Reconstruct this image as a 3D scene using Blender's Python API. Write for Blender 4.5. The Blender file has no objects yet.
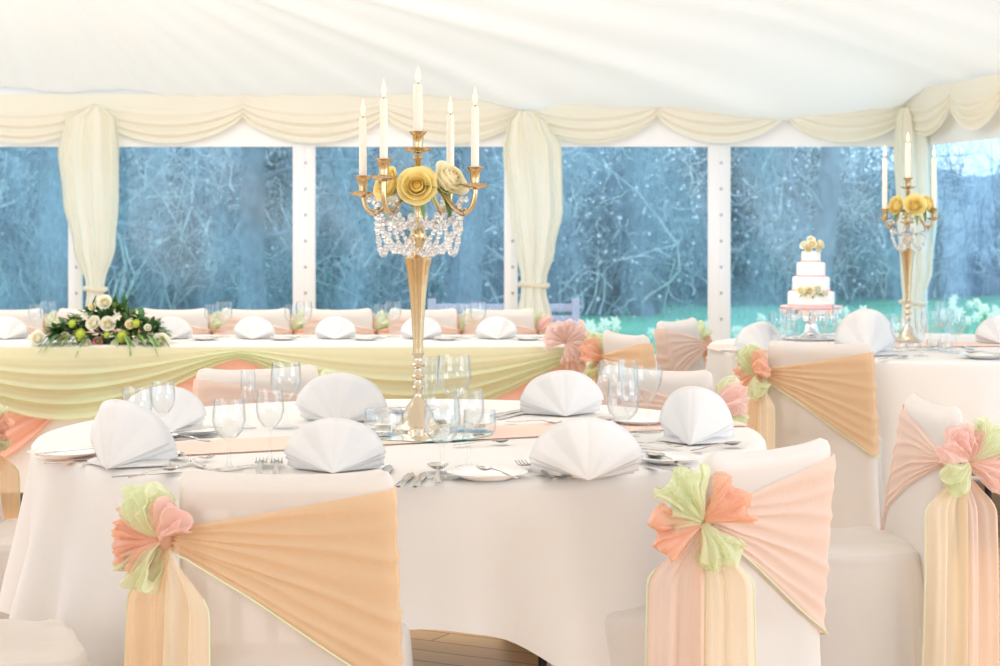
import bpy, math, random
from mathutils import Vector, Matrix, noise
random.seed(7)
PI = math.pi
C = bpy.context.scene.collection
F = 1875.0; HC = 1.325; HY = 217.0          # focal length in px, camera height, horizon row of the 1000x666 frame

def W(x, y, d):                              # photo position at a known distance -> world point
    return Vector(((x-500)*d/F, d, HC-(y-HY)*d/F))
def onz(x, y, z=.752):                       # photo position on a horizontal surface of known height
    d = (HC-z)*F/(y-HY)
    return Vector(((x-500)*d/F, d, z))

# ------------------------------------------------------------------ materials
M = {}
def new(name):
    m = bpy.data.materials.new(name); m.use_nodes = True
    nt = m.node_tree; nt.nodes.clear()
    o = nt.nodes.new('ShaderNodeOutputMaterial')
    M[name] = m
    return m, nt, o
def N(nt, t, **kw):
    n = nt.nodes.new(t)
    for k, v in kw.items():
        if k in n.inputs.keys(): n.inputs[k].default_value = v
        else: setattr(n, k, v)
    return n
def col(c): return (c[0], c[1], c[2], 1)
def pbr(name, c, rough=.5, metal=0, bump=0, bscale=200, var=0, vscale=8, sheen=0, spec=.5, sss=0, emit=None, coat=0):
    m, nt, o = new(name)
    p = N(nt, 'ShaderNodeBsdfPrincipled', Roughness=rough, Metallic=metal)
    p.inputs['Base Color'].default_value = col(c)
    p.inputs['Specular IOR Level'].default_value = spec
    p.inputs['Coat Weight'].default_value = coat
    if sss:
        p.inputs['Subsurface Weight'].default_value = sss
        p.inputs['Subsurface Radius'].default_value = (.02, .012, .008)
    if emit: 
        p.inputs['Emission Color'].default_value = col(emit[0]); p.inputs['Emission Strength'].default_value = emit[1]
    tc = N(nt, 'ShaderNodeTexCoord')
    if var:
        nz = N(nt, 'ShaderNodeTexNoise', Scale=vscale, Detail=5.0)
        nt.links.new(tc.outputs['Object'], nz.inputs['Vector'])
        r = N(nt, 'ShaderNodeValToRGB')
        r.color_ramp.elements[0].position = .3; r.color_ramp.elements[1].position = .7
        r.color_ramp.elements[0].color = col([x*(1-var) for x in c]); r.color_ramp.elements[1].color = col([min(1, x*(1+var)) for x in c])
        nt.links.new(nz.outputs['Fac'], r.inputs['Fac']); nt.links.new(r.outputs['Color'], p.inputs['Base Color'])
    if bump:
        nb = N(nt, 'ShaderNodeTexNoise', Scale=bscale, Detail=3.0)
        nt.links.new(tc.outputs['Object'], nb.inputs['Vector'])
        b = N(nt, 'ShaderNodeBump', Strength=bump, Distance=.01)
        nt.links.new(nb.outputs['Fac'], b.inputs['Height']); nt.links.new(b.outputs['Normal'], p.inputs['Normal'])
    nt.links.new(p.outputs[0], o.inputs[0])
    return m
def fabric(name, c, transp=0., transl=.3, tcol=None, bump=.15, bscale=60, weave=False):
    """cloth: diffuse + light passing through, optionally see-through like organza"""
    m, nt, o = new(name)
    d = N(nt, 'ShaderNodeBsdfDiffuse'); d.inputs['Color'].default_value = col(c)
    t = N(nt, 'ShaderNodeBsdfTranslucent'); t.inputs['Color'].default_value = col(tcol or c)
    mx = N(nt, 'ShaderNodeMixShader', Fac=transl)
    nt.links.new(d.outputs[0], mx.inputs[1]); nt.links.new(t.outputs[0], mx.inputs[2])
    if bump:
        tc = N(nt, 'ShaderNodeTexCoord')
        nb = N(nt, 'ShaderNodeTexNoise', Scale=bscale, Detail=4.0)
        nt.links.new(tc.outputs['Object'], nb.inputs['Vector'])
        b = N(nt, 'ShaderNodeBump', Strength=bump, Distance=.01)
        nt.links.new(nb.outputs['Fac'], b.inputs['Height'])
        nt.links.new(b.outputs['Normal'], d.inputs['Normal']); nt.links.new(b.outputs['Normal'], t.inputs['Normal'])
    out = mx
    if transp:
        tr = N(nt, 'ShaderNodeBsdfTransparent')
        tr.inputs['Color'].default_value = col([.55+.45*x for x in c])
        m2 = N(nt, 'ShaderNodeMixShader')
        lw = N(nt, 'ShaderNodeLayerWeight', Blend=.35)     # sheer cloth closes up at grazing angles
        mp = N(nt, 'ShaderNodeMapRange'); mp.inputs['To Min'].default_value = 1-transp; mp.inputs['To Max'].default_value = 1.
        nt.links.new(lw.outputs['Facing'], mp.inputs['Value']); nt.links.new(mp.outputs[0], m2.inputs['Fac'])
        nt.links.new(tr.outputs[0], m2.inputs[1]); nt.links.new(mx.outputs[0], m2.inputs[2]); out = m2
    nt.links.new(out.outputs[0], o.inputs[0])
    return m

fabric('linen', (.88, .85, .82), transl=.12, bump=.10, bscale=25)
fabric('napkin_cloth', (.90, .885, .87), transl=.22, bump=.08, bscale=40)
fabric('cover', (.90, .86, .82), transp=.20, transl=.30, bump=.08, bscale=18)
fabric('lining', (.93, .92, .89), transl=.22, bump=0)
fabric('voile', (.94, .885, .765), transl=.35, bump=.1, bscale=20)
fabric('organza_tan', (.90, .68, .46), transp=.28, transl=.35, bump=.3, bscale=30)
fabric('organza_champagne', (.93, .80, .62), transp=.34, transl=.35, bump=.3, bscale=30)
fabric('organza_blush', (.93, .74, .64), transp=.34, transl=.35, bump=.3, bscale=30)
fabric('organza_peach', (.96, .67, .53), transp=.42, transl=.4, bump=.4, bscale=35)
fabric('organza_pink', (.96, .76, .71), transp=.50, transl=.4, bump=.4, bscale=35)
fabric('organza_pale', (.97, .83, .79), transp=.42, transl=.4, bump=.4, bscale=35)
fabric('organza_green', (.86, .90, .68), transp=.45, transl=.4, bump=.4, bscale=35)
fabric('organza_lime', (.77, .86, .60), transp=.26, transl=.3, bump=.3, bscale=20)
fabric('organza_coral', (.95, .56, .44), transp=.12, transl=.2, bump=.3, bscale=20)
fabric('runner_cloth', (.95, .72, .62), transp=.12, transl=.1, bump=.1)
pbr('green_edge', (.66, .70, .48), .7)
pbr('pvc', (.88, .88, .90), .35)
pbr('eyelet', (.45, .45, .48), .4, .6)
pbr('gold', (.62, .46, .26), .2, 1.0, bump=.05, bscale=60)
pbr('champagne', (.66, .56, .42), .2, 1.0, bump=.06, bscale=50)
pbr('steel', (.46, .44, .41), .16, 1.0)
pbr('silver', (.88, .88, .9), .1, 1.0)
pbr('mirror', (.93, .95, .95), .02, 1.0)
pbr('glass_edge', (.12, .42, .36), .1)
pbr('china', (.93, .92, .90), .12, coat=.3)
pbr('wax', (.93, .82, .70), .4, sss=.4)
pbr('wick', (.05, .04, .03), .9)
fabric('rose_yellow', (1, .85, .40), transl=.3, bump=.06, bscale=90)
pbr('rose_heart', (.98, .66, .16), .6, sss=.1, var=.08, vscale=30)
fabric('rose_cream', (1, .92, .68), transl=.3, bump=.06, bscale=90)
fabric('rose_white', (.97, .95, .82), transl=.3, bump=.06, bscale=90)
pbr('bloom_pink', (.95, .45, .42), .6, var=.1, vscale=40)
pbr('bloom_lime', (.62, .72, .12), .7, var=.2, vscale=60)
pbr('leaf', (.06, .17, .05), .45, var=.35, vscale=12)
pbr('leaf_light', (.20, .33, .09), .5, var=.3, vscale=12)
pbr('icing', (.90, .86, .82), .4, sss=.1)
pbr('ribbon_pink', (.93, .50, .48), .35)
pbr('chair_wood', (.42, .27, .15), .5, var=.2, vscale=20)
pbr('plywood', (.55, .42, .27), .6, var=.15, vscale=10)
pbr('dark_metal', (.12, .12, .14), .4, .8)
pbr('bark', (.16, .17, .20), .9, var=.4, vscale=6)
pbr('pale_bark', (.62, .64, .62), .9, var=.3, vscale=6)  # pale copy of bark, light on the branches put into its colour
pbr('shrub_leaf', (.06, .14, .13), .6, var=.5, vscale=2)
pbr('bud', (.80, .76, .80), .8)
pbr('bench_wood', (.85, .60, .62), .7, var=.15, vscale=9)
pbr('daffodil', (.97, .93, .66), .6)
pbr('stalk', (.16, .42, .18), .6)

def flame_mat():
    m, nt, o = new('flame')
    e = N(nt, 'ShaderNodeEmission', Strength=1.7); e.inputs['Color'].default_value = (1, .76, .40, 1)
    nt.links.new(e.outputs[0], o.inputs[0])
flame_mat()
def glass_mat():
    m, nt, o = new('glass')
    tr = N(nt, 'ShaderNodeBsdfTransparent'); gl = N(nt, 'ShaderNodeBsdfGlossy', Roughness=.02)
    lw = N(nt, 'ShaderNodeLayerWeight', Blend=.28)
    r = N(nt, 'ShaderNodeValToRGB')
    r.color_ramp.elements[0].position = .25; r.color_ramp.elements[0].color = (.975, .985, .985, 1)
    r.color_ramp.elements[1].position = 1; r.color_ramp.elements[1].color = (.91, .93, .93, 1)
    nt.links.new(lw.outputs['Facing'], r.inputs['Fac']); nt.links.new(r.outputs['Color'], tr.inputs['Color'])
    pw = N(nt, 'ShaderNodeMath', operation='POWER'); pw.inputs[1].default_value = 3.0
    l2 = N(nt, 'ShaderNodeLayerWeight', Blend=.5); nt.links.new(l2.outputs['Facing'], pw.inputs[0])
    fr = N(nt, 'ShaderNodeMapRange'); fr.inputs['To Min'].default_value = .055; fr.inputs['To Max'].default_value = .8
    nt.links.new(pw.outputs[0], fr.inputs['Value'])
    mx = N(nt, 'ShaderNodeMixShader'); nt.links.new(fr.outputs[0], mx.inputs['Fac'])
    nt.links.new(tr.outputs[0], mx.inputs[1]); nt.links.new(gl.outputs[0], mx.inputs[2])
    nt.links.new(mx.outputs[0], o.inputs[0])
glass_mat()
def crystal_mat():
    m, nt, o = new('crystal')
    g = N(nt, 'ShaderNodeBsdfGlass', Roughness=.0, IOR=1.5); t = N(nt, 'ShaderNodeBsdfTransparent')
    mx = N(nt, 'ShaderNodeMixShader', Fac=.3)
    nt.links.new(g.outputs[0], mx.inputs[1]); nt.links.new(t.outputs[0], mx.inputs[2]); nt.links.new(mx.outputs[0], o.inputs[0])
crystal_mat()
def pane_mat():
    """clear PVC window: rippled, rain-marked, milky blue"""
    m, nt, o = new('pane')
    tc = N(nt, 'ShaderNodeTexCoord')
    mp = N(nt, 'ShaderNodeMapping'); mp.inputs['Scale'].default_value = (1, 1, .45)
    nt.links.new(tc.outputs['Object'], mp.inputs['Vector'])
    n1 = N(nt, 'ShaderNodeTexNoise', Scale=34.0, Detail=7.0, Roughness=.85)
    n2 = N(nt, 'ShaderNodeTexNoise', Scale=2.2, Detail=3.0)
    for n in (n1, n2): nt.links.new(mp.outputs[0], n.inputs['Vector'])
    ad = N(nt, 'ShaderNodeMath', operation='ADD'); nt.links.new(n1.outputs['Fac'], ad.inputs[0]); nt.links.new(n2.outputs['Fac'], ad.inputs[1])
    r = N(nt, 'ShaderNodeMapRange'); r.inputs['From Min'].default_value = .75; r.inputs['From Max'].default_value = 1.35
    r.inputs['To Min'].default_value = .06; r.inputs['To Max'].default_value = .58
    nt.links.new(ad.outputs[0], r.inputs['Value'])
    tr = N(nt, 'ShaderNodeBsdfTransparent'); tr.inputs['Color'].default_value = (.76, .91, 1, 1)
    tl = N(nt, 'ShaderNodeBsdfTranslucent'); tl.inputs['Color'].default_value = (.50, .75, 1.0, 1)
    mx = N(nt, 'ShaderNodeMixShader'); nt.links.new(r.outputs[0], mx.inputs['Fac'])
    nt.links.new(tr.outputs[0], mx.inputs[1]); nt.links.new(tl.outputs[0], mx.inputs[2])
    gl = N(nt, 'ShaderNodeBsdfGlossy', Roughness=.12)
    m2 = N(nt, 'ShaderNodeMixShader', Fac=.03)
    nt.links.new(mx.outputs[0], m2.inputs[1]); nt.links.new(gl.outputs[0], m2.inputs[2])
    nt.links.new(m2.outputs[0], o.inputs[0])
pane_mat()
def floor_mat():
    m, nt, o = new('floorboards')
    p = N(nt, 'ShaderNodeBsdfPrincipled', Roughness=.4)
    tc = N(nt, 'ShaderNodeTexCoord')
    mp = N(nt, 'ShaderNodeMapping'); mp.inputs['Rotation'].default_value = (0, 0, .5)
    nt.links.new(tc.outputs['Object'], mp.inputs['Vector'])
    br = N(nt, 'ShaderNodeTexBrick', Scale=1.0)
    br.inputs['Color1'].default_value = (.86, .52, .22, 1); br.inputs['Color2'].default_value = (.92, .60, .29, 1)
    br.inputs['Mortar'].default_value = (.33, .17, .07, 1); br.inputs['Mortar Size'].default_value = .004
    br.inputs['Brick Width'].default_value = 1.2; br.inputs['Row Height'].default_value = .12
    nz = N(nt, 'ShaderNodeTexNoise', Scale=5.0, Detail=6.0)
    m3 = N(nt, 'ShaderNodeMapping'); m3.inputs['Scale'].default_value = (1, 14, 1); m3.inputs['Rotation'].default_value = (0, 0, .5)
    nt.links.new(tc.outputs['Object'], m3.inputs['Vector']); nt.links.new(m3.outputs[0], nz.inputs['Vector'])
    mix = N(nt, 'ShaderNodeMix', data_type='RGBA', blend_type='MULTIPLY'); mix.inputs['Factor'].default_value = .35
    nt.links.new(mp.outputs[0], br.inputs['Vector'])
    nt.links.new(br.outputs['Color'], mix.inputs['A']); nt.links.new(nz.outputs['Color'], mix.inputs['B'])
    nt.links.new(mix.outputs['Result'], p.inputs['Base Color']); nt.links.new(p.outputs[0], o.inputs[0])
floor_mat()
def ground_mat(name, a, b, scale):
    m, nt, o = new(name)
    d = N(nt, 'ShaderNodeBsdfDiffuse'); tc = N(nt, 'ShaderNodeTexCoord')
    nz = N(nt, 'ShaderNodeTexNoise', Scale=scale, Detail=8.0, Roughness=.7)
    r = N(nt, 'ShaderNodeValToRGB'); r.color_ramp.elements[0].position = .35; r.color_ramp.elements[1].position = .65
    r.color_ramp.elements[0].color = col(a); r.color_ramp.elements[1].color = col(b)
    nt.links.new(tc.outputs['Object'], nz.inputs['Vector']); nt.links.new(nz.outputs['Fac'], r.inputs['Fac'])
    nt.links.new(r.outputs['Color'], d.inputs['Color']); nt.links.new(d.outputs[0], o.inputs[0])
ground_mat('turf', (.10, .36, .20), (.22, .55, .32), 1.5)
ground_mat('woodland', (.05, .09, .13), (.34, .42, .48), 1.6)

# ------------------------------------------------------------------ mesh helpers
class MB:
    def __init__(s): s.v = []; s.f = []
    def add(s, vs, fs):
        o = len(s.v); s.v += [tuple(p) for p in vs]; s.f += [tuple(i+o for i in f) for f in fs]
        return s
    def grid(s, nu, nv, fn, wrap=False):
        """fn(u,v), u and v in 0..1"""
        vs = [fn(i/(nu if wrap else nu-1), j/(nv-1)) for j in range(nv) for i in range(nu)]
        fs = []
        for j in range(nv-1):
            for i in range(nu if wrap else nu-1):
                a = j*nu+i; b = j*nu+(i+1) % nu
                fs.append((a, b, b+nu, a+nu))
        return s.add(vs, fs)
    def lathe(s, prof, n=24, c=(0, 0, 0)):
        vs = []; fs = []
        for r, z in prof:
            for i in range(n):
                a = 2*PI*i/n; vs.append((c[0]+r*math.cos(a), c[1]+r*math.sin(a), c[2]+z))
        for j in range(len(prof)-1):
            for i in range(n):
                a = j*n+i; b = j*n+(i+1) % n; fs.append((a, b, b+n, a+n))
        if prof[0][0] > 1e-5: fs.append(tuple(range(n))[::-1])
        if prof[-1][0] > 1e-5: fs.append(tuple(range((len(prof)-1)*n, len(prof)*n)))
        return s.add(vs, fs)
    def tube(s, pts, r, n=8, cap=True):
        pts = [Vector(p) for p in pts]; rs = r if isinstance(r, (list, tuple)) else [r]*len(pts)
        vs = []; fs = []; up = None
        for k, p in enumerate(pts):
            t = (pts[min(k+1, len(pts)-1)]-pts[max(k-1, 0)]).normalized()
            if up is None: up = t.orthogonal().normalized()
            up = (up-t*up.dot(t)); up = up.normalized() if up.length > 1e-6 else t.orthogonal().normalized()
            w = t.cross(up)
            for i in range(n):
                a = 2*PI*i/n; vs.append(p+(up*math.cos(a)+w*math.sin(a))*rs[k])
        for k in range(len(pts)-1):
            for i in range(n):
                a = k*n+i; b = k*n+(i+1) % n; fs.append((a, b, b+n, a+n))
        if cap: fs += [tuple(range(n))[::-1], tuple(range((len(pts)-1)*n, len(pts)*n))]
        return s.add(vs, fs)
    def box(s, lo, hi, bev=.0):
        x0, y0, z0 = lo; x1, y1, z1 = hi
        b = min(bev, (x1-x0)/2.01, (y1-y0)/2.01, (z1-z0)/2.01)
        if b <= 0:
            vs = [(x, y, z) for z in (z0, z1) for x, y in ((x0, y0), (x1, y0), (x1, y1), (x0, y1))]
            return s.add(vs, [(3, 2, 1, 0), (4, 5, 6, 7), (0, 1, 5, 4), (1, 2, 6, 5), (2, 3, 7, 6), (3, 0, 4, 7)])
        def ring(z, i):
            return [(x0+i, y0+b, z), (x0+b, y0+i, z), (x1-b, y0+i, z), (x1-i, y0+b, z), (x1-i, y1-b, z), (x1-b, y1-i, z), (x0+b, y1-i, z), (x0+i, y1-b, z)]
        rr = [(z0, b*.98), (z0+b, 0), (z1-b, 0), (z1, b*.98)]
        vs = []; fs = []
        for z, i in rr: vs += ring(z, i)
        for k in range(3):
            for i in range(8):
                a = k*8+i; c2 = k*8+(i+1) % 8; fs.append((a, c2, c2+8, a+8))
        fs += [tuple(range(8))[::-1], tuple(range(24, 32))]
        return s.add(vs, fs)
    def ball(s, c, r, nu=10, nv=7, sc=(1, 1, 1)):
        return s.grid(nu, nv, lambda u, v: (c[0]+r*sc[0]*math.cos(2*PI*u)*math.sin(PI*max(.01, min(.99, v))), c[1]+r*sc[1]*math.sin(2*PI*u)*math.sin(PI*max(.01, min(.99, v))), c[2]-r*sc[2]*math.cos(PI*v)), wrap=True)
    def xform(s, mat, start=0):
        s.v = s.v[:start]+[tuple(mat @ Vector(p)) for p in s.v[start:]]; return s
    def mesh(s, name, mat, smooth=True):
        me = bpy.data.meshes.new(name); me.from_pydata(s.v, [], s.f); me.update()
        me.materials.append(M[mat] if isinstance(mat, str) else mat)
        if smooth:
            me.polygons.foreach_set('use_smooth', [True]*len(me.polygons))
            try: me.set_sharp_from_angle(angle=.85)
            except Exception: pass
        return me
    def obj(s, name, mat, parent=None, loc=None, smooth=True):
        return inst(name, s.mesh(name, mat, smooth), parent, loc)
def inst(name, me, parent=None, loc=None, rz=0, sc=None):
    o = bpy.data.objects.new(name, me); C.objects.link(o)
    if parent: o.parent = parent
    if loc is not None: o.location = loc
    if rz: o.rotation_euler = (0, 0, rz)
    if sc: o.scale = (sc, sc, sc)
    return o
def tag(o, label, cat, group=None, kind=None):
    if label: o['label'] = label
    if cat: o['category'] = cat
    if group: o['group'] = group
    if kind: o['kind'] = kind
    return o
def thing(name, label, cat, loc=(0, 0, 0), rz=0, group=None, sc=None):
    return tag(inst(name, None, None, loc, rz, sc), label, cat, group)
def struct(o): o['kind'] = 'structure'; return o
CACHE = {}
def cached(key, fn):
    if key not in CACHE: CACHE[key] = fn()
    return CACHE[key]
def solid(o, t, off=0):
    md = o.modifiers.new('thick', 'SOLIDIFY'); md.thickness = t; md.offset = off; return o
def interp_lin(P, x):
    for (a, p), (b, q) in zip(P, P[1:]):
        if x <= b: return p+(q-p)*(x-a)/(b-a)
    return P[-1][1]
def lerp(a, b, t): return a+(b-a)*t
def interp(pts, x):
    if x <= pts[0][0]: return pts[0][1]
    for (a, p), (b, q) in zip(pts, pts[1:]):
        if x <= b:
            t = (x-a)/(b-a); t = t*t*(3-2*t); return p+(q-p)*t
    return pts[-1][1]

# ------------------------------------------------------------------ the marquee
YW = 13.7                                     # window wall
SX, SD = 3.05, .1287                          # side wall: starts at (SX, YW) and opens outward towards the camera
def side_x(y): return SX+(YW-y)*SD
EAVE = 2.25; WTOP = 1.838; WBOT = .32
struct(MB().box((-8, -2, -.06), (4.6, YW+.05, 0)).obj('floor', 'floorboards'))

ridges = []
rnd = random.Random(3)
a = -1.45
while a < 1.5:
    k = max(0, min(1, (a+.25)/1.2))
    ridges.append((a, lerp(.014, .075, k)*rnd.uniform(.4, 1.2), lerp(.010, .028, k)*rnd.uniform(.7, 1.5)))
    a += lerp(.034, .12, k)*rnd.uniform(.6, 1.4)
AX, AY = -3.0, 10.4
edge = [((px-500)/137*1., (HY-py)/138.+HC-EAVE) for px, py in ((-300, 88), (0, 88), (95, 90), (240, 95), (430, 95), (513, 102), (650, 103), (750, 107), (830, 110), (880, 103), (907, 94), (960, 94))]
def ceil_z(x, y):
    tb = max(0, 13.55-y); ts = (side_x(y)-x)*.99
    if y < 6.4: tb = 7.15-(6.4-y)
    k = .5
    h = max(k-abs(tb-ts), 0)/k; tm = min(tb, ts)-h*h*k*.25
    z = EAVE+.02+.33*tm
    psi = math.atan2(x-AX, y-AY+.25*max(0, 13.5-y)*0); rho = math.hypot(x-AX, y-AY)
    fade = min(1, rho/2.2)
    for (c, am, w) in ridges:
        q = (psi-c)/w
        if -6 < q < 3:
            z -= am*fade*(math.exp(-q*q) if q > 0 else math.exp(-q*q*.12))
    z -= .05*math.sin(PI*min(1, max(0, tm)/3.))
    e = math.exp(-(max(0, tb)/.55)**2)
    z += interp(edge, x)*e*(1 if ts > .15 else 0.3)
    return z
def ceil_grid():
    nu, nv = 420, 90
    def fn(u, v):
        y = lerp(13.70, 10.2, v/.72) if v < .72 else lerp(10.2, -1.6, (v-.72)/.28)
        x = lerp(-7.9, side_x(y)-.005, u)
        return (x, y, ceil_z(x, y))
    return MB().grid(nu, nv, fn)
struct(ceil_grid().obj('ceiling', 'lining'))

posts = [-7.47, -5.96, -4.45, -3.10, -1.43, .08, 1.6]
wb = MB()
wb.box((-8, YW-.004, WTOP), (SX+.05, YW+.004, EAVE+.25)); wb.box((-8, YW-.004, 0), (SX+.05, YW+.004, WBOT))
struct(wb.obj('wall_back', 'pvc', smooth=False))
def on_side(t, off, z):                       # t metres along the side wall from the corner, off metres into the room
    n = Vector((-1, -SD, 0)).normalized(); d = Vector((SD, -1, 0)).normalized()
    return Vector((SX, YW, z))+d*t+n*off
def side_panel(mb, t0, t1, z0, z1, o0=-.004, o1=.004):
    p = [on_side(t, o, z) for z in (z0, z1) for t, o in ((t0, o0), (t1, o0), (t1, o1), (t0, o1))]
    mb.add(p, [(3, 2, 1, 0), (4, 5, 6, 7), (0, 1, 5, 4), (1, 2, 6, 5), (2, 3, 7, 6), (3, 0, 4, 7)])
wr = MB(); side_panel(wr, 0, 6.2, WTOP, EAVE+.25); side_panel(wr, 0, 6.2, 0, WBOT)
struct(wr.obj('wall_right', 'pvc', smooth=False))
trim_n = [0]
def post(x, w=.165):
    trim_n[0] += 1
    o = struct(MB().box((x-w/2, YW-.03, 0), (x+w/2, YW+.02, WTOP+.02), .006).obj('trim_%d' % trim_n[0], 'pvc'))
    s = MB().box((x-.006, YW-.034, 0), (x+.006, YW-.028, WTOP), .002); s.obj('seam', 'pvc', o)
    e = MB()
    for k in range(9):
        z = .2+k*.19
        e.add([(x+.012+.012*math.cos(q*PI/4), YW-.036, z+.012*math.sin(q*PI/4)) for q in range(8)], [tuple(range(8))])
    e.obj('eyelets', 'eyelet', o)
for x in posts: post(x, .10 if x in (-3.10, .08) else .165)
def spost(t, w=.15):
    trim_n[0] += 1
    m = MB(); side_panel(m, t-w/2, t+w/2, 0, WTOP+.02, -.02, .03)
    struct(m.obj('trim_%d' % trim_n[0], 'pvc', smooth=False))
for t in (.08, 1.9, 3.4, 4.9, 6.15): spost(t)
px = posts+[SX]
wn = 0
for a, b in zip(px, px[1:]):
    wn += 1
    struct(MB().grid(24, 24, lambda u, v: (lerp(a, b, u), YW+.006*math.sin(9*u+5*v), lerp(WBOT, WTOP, v))).obj('window_%d' % wn, 'pane'))
for t0, t1 in ((.08, 1.9), (1.9, 3.4), (3.4, 4.9), (4.9, 6.15)):
    wn += 1
    struct(MB().grid(12, 12, lambda u, v: on_side(lerp(t0, t1, u), .004*math.sin(9*u+5*v), lerp(WBOT, WTOP, v))).obj('window_%d' % wn, 'pane'))

def swag(p0, p1, top, drop, gather, nrm, seed=0, nf=5, amp=.014, nu=40, nv=36, flat=.25, bexp=.8):
    """gathered cloth hung between two points; nrm points into the room"""
    r = random.Random(seed); ph = [r.uniform(0, 6.28) for _ in range(4)]
    p0 = Vector(p0); p1 = Vector(p1); nrm = Vector(nrm)
    def fn(u, v):
        bell = (4*u*(1-u))**bexp
        p = p0.lerp(p1, u)
        vv = v
        dz = lerp(gather, gather*.25+drop, bell)*vv
        pleat = math.sin(vv*2*PI*nf+ph[0]+.8*math.sin(3*u+ph[1]))+.5*math.sin(vv*2*PI*nf*1.9+ph[2])
        k = max(0, vv-flat)/(1-flat)
        o = amp*(pleat*.6*min(1, k*2.5)+1.1)+.03*bell*math.sin(PI*min(1, vv*1.1))
        return p+nrm*o+Vector((0, 0, top-dz-p.z))
    return MB().grid(nu, nv, fn)
vp = [95-430, 95-286, 95-143, 95, 243, 385, 523, 657, 785, 907]
VY = 13.6
for i, (a, b) in enumerate(zip(vp, vp[1:])):
    xa, xb = (a-500)*VY/F, (b-500)*VY/F
    o = swag((xa, VY, 0), (xb, VY, 0), 2.215, .315, .16, (0, -1, 0), i).obj('valance_swag', 'voile')
    where = ['beyond the window left of the flower curtain', 'before the leftmost window', 'ending at the curtain behind the flower arrangement',
             'just right of the curtain behind the flowers', 'ending behind the tall gold candelabra', 'behind the five lit candles, ending at the middle curtain',
             'just right of the middle curtain', 'over the white post near the cake', 'ending at the corner curtain above the cake']
    tag(o, 'cream voile valance swag '+where[i], 'valance', 'cream swags along the eaves')
sw = [(.02, .95, 'first cream valance swag on the side wall, from the corner'), (.95, 1.85, 'second cream valance swag on the side wall, from the corner'), (1.85, 2.8, 'cream valance swag on the side wall, third from the corner'), (2.8, 3.75, 'cream valance swag on the side wall, fourth from the corner'), (3.75, 4.7, 'cream valance swag on the side wall, fifth from the corner')]
nside = Vector((-1, -SD, 0)).normalized()
for i, (t0, t1, lab) in enumerate(sw):
    o = swag(on_side(t0, .1, 0), on_side(t1, .1, 0), 2.235, .30, .16, nside, 20+i).obj('valance_swag', 'voile')
    tag(o, lab, 'valance', 'cream swags along the eaves')

def curtain(pxs, label, seed, mat='voile', bot=.03):
    """pxs: (photo row, left edge, right edge) control rows at the window wall"""
    r = random.Random(seed); Y = 13.5
    rows = [(HC-(y-HY)*Y/F, (l-500)*Y/F, (rr-500)*Y/F) for y, l, rr in pxs]
    rows.sort()
    L = [(z, a) for z, a, b in rows]; R = [(z, b) for z, a, b in rows]
    zt, zb = rows[-1][0], bot
    ph = [r.uniform(0, 6.28) for _ in range(3)]
    def fn(u, v):
        z = lerp(zt, zb, v); a = interp(L, z); b = interp(R, z)
        w = b-a
        f = math.sin(u*2*PI*5+ph[0]+.6*math.sin(z*2))+.5*math.sin(u*2*PI*9+ph[1]+z)
        ang = u*PI
        x = (a+b)/2-w/2*math.cos(ang)*(1+.0*f)
        y = Y-.11*math.sin(ang)*(.4+.6*min(1, w/.3))-.018*f*min(1, w/.25)
        return (x, y, z)
    o = thing('curtain', label, 'curtain', (0, 0, 0), 0, 'cream curtains tied to the posts')
    MB().grid(56, 60, fn).obj('drape', mat, o)
    return o, L, R
def tieback(o, L, R, py, mat='voile'):
    Y = 13.5; z = HC-(py-HY)*Y/F; a = interp(L, z); b = interp(R, z)
    pts = [((a+b)/2-(b-a+.02)/2*math.cos(q), Y-.085*math.sin(q), z+.008*math.sin(2*q)) for q in [PI*k/10 for k in range(11)]]
    MB().tube(pts, .018, 8).obj('tieback', mat, o)
o, L, R = curtain([(107, 88, 104), (118, 66, 116), (150, 59, 119), (200, 64, 119), (245, 74, 116), (285, 86, 105), (292, 87, 104), (320, 84, 110), (400, 82, 114)], 'gathered cream curtain tied back behind the flower arrangement', 1); tieback(o, L, R, 289)
o, L, R = curtain([(112, 517, 533), (122, 508, 548), (150, 503, 562), (210, 509, 563), (250, 516, 555), (280, 521, 547), (288, 521, 546), (318, 517, 552), (400, 514, 556)], 'cream curtain gathered at the post behind the end of the top table', 2); tieback(o, L, R, 285)
o, L, R = curtain([(108, 900, 916), (118, 895, 928), (150, 893, 936), (210, 896, 937), (270, 900, 932), (300, 902, 924), (330, 900, 928), (400, 898, 932)], 'cream curtain in the marquee corner behind the three-flame candelabra', 4); tieback(o, L, R, 302)

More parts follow.
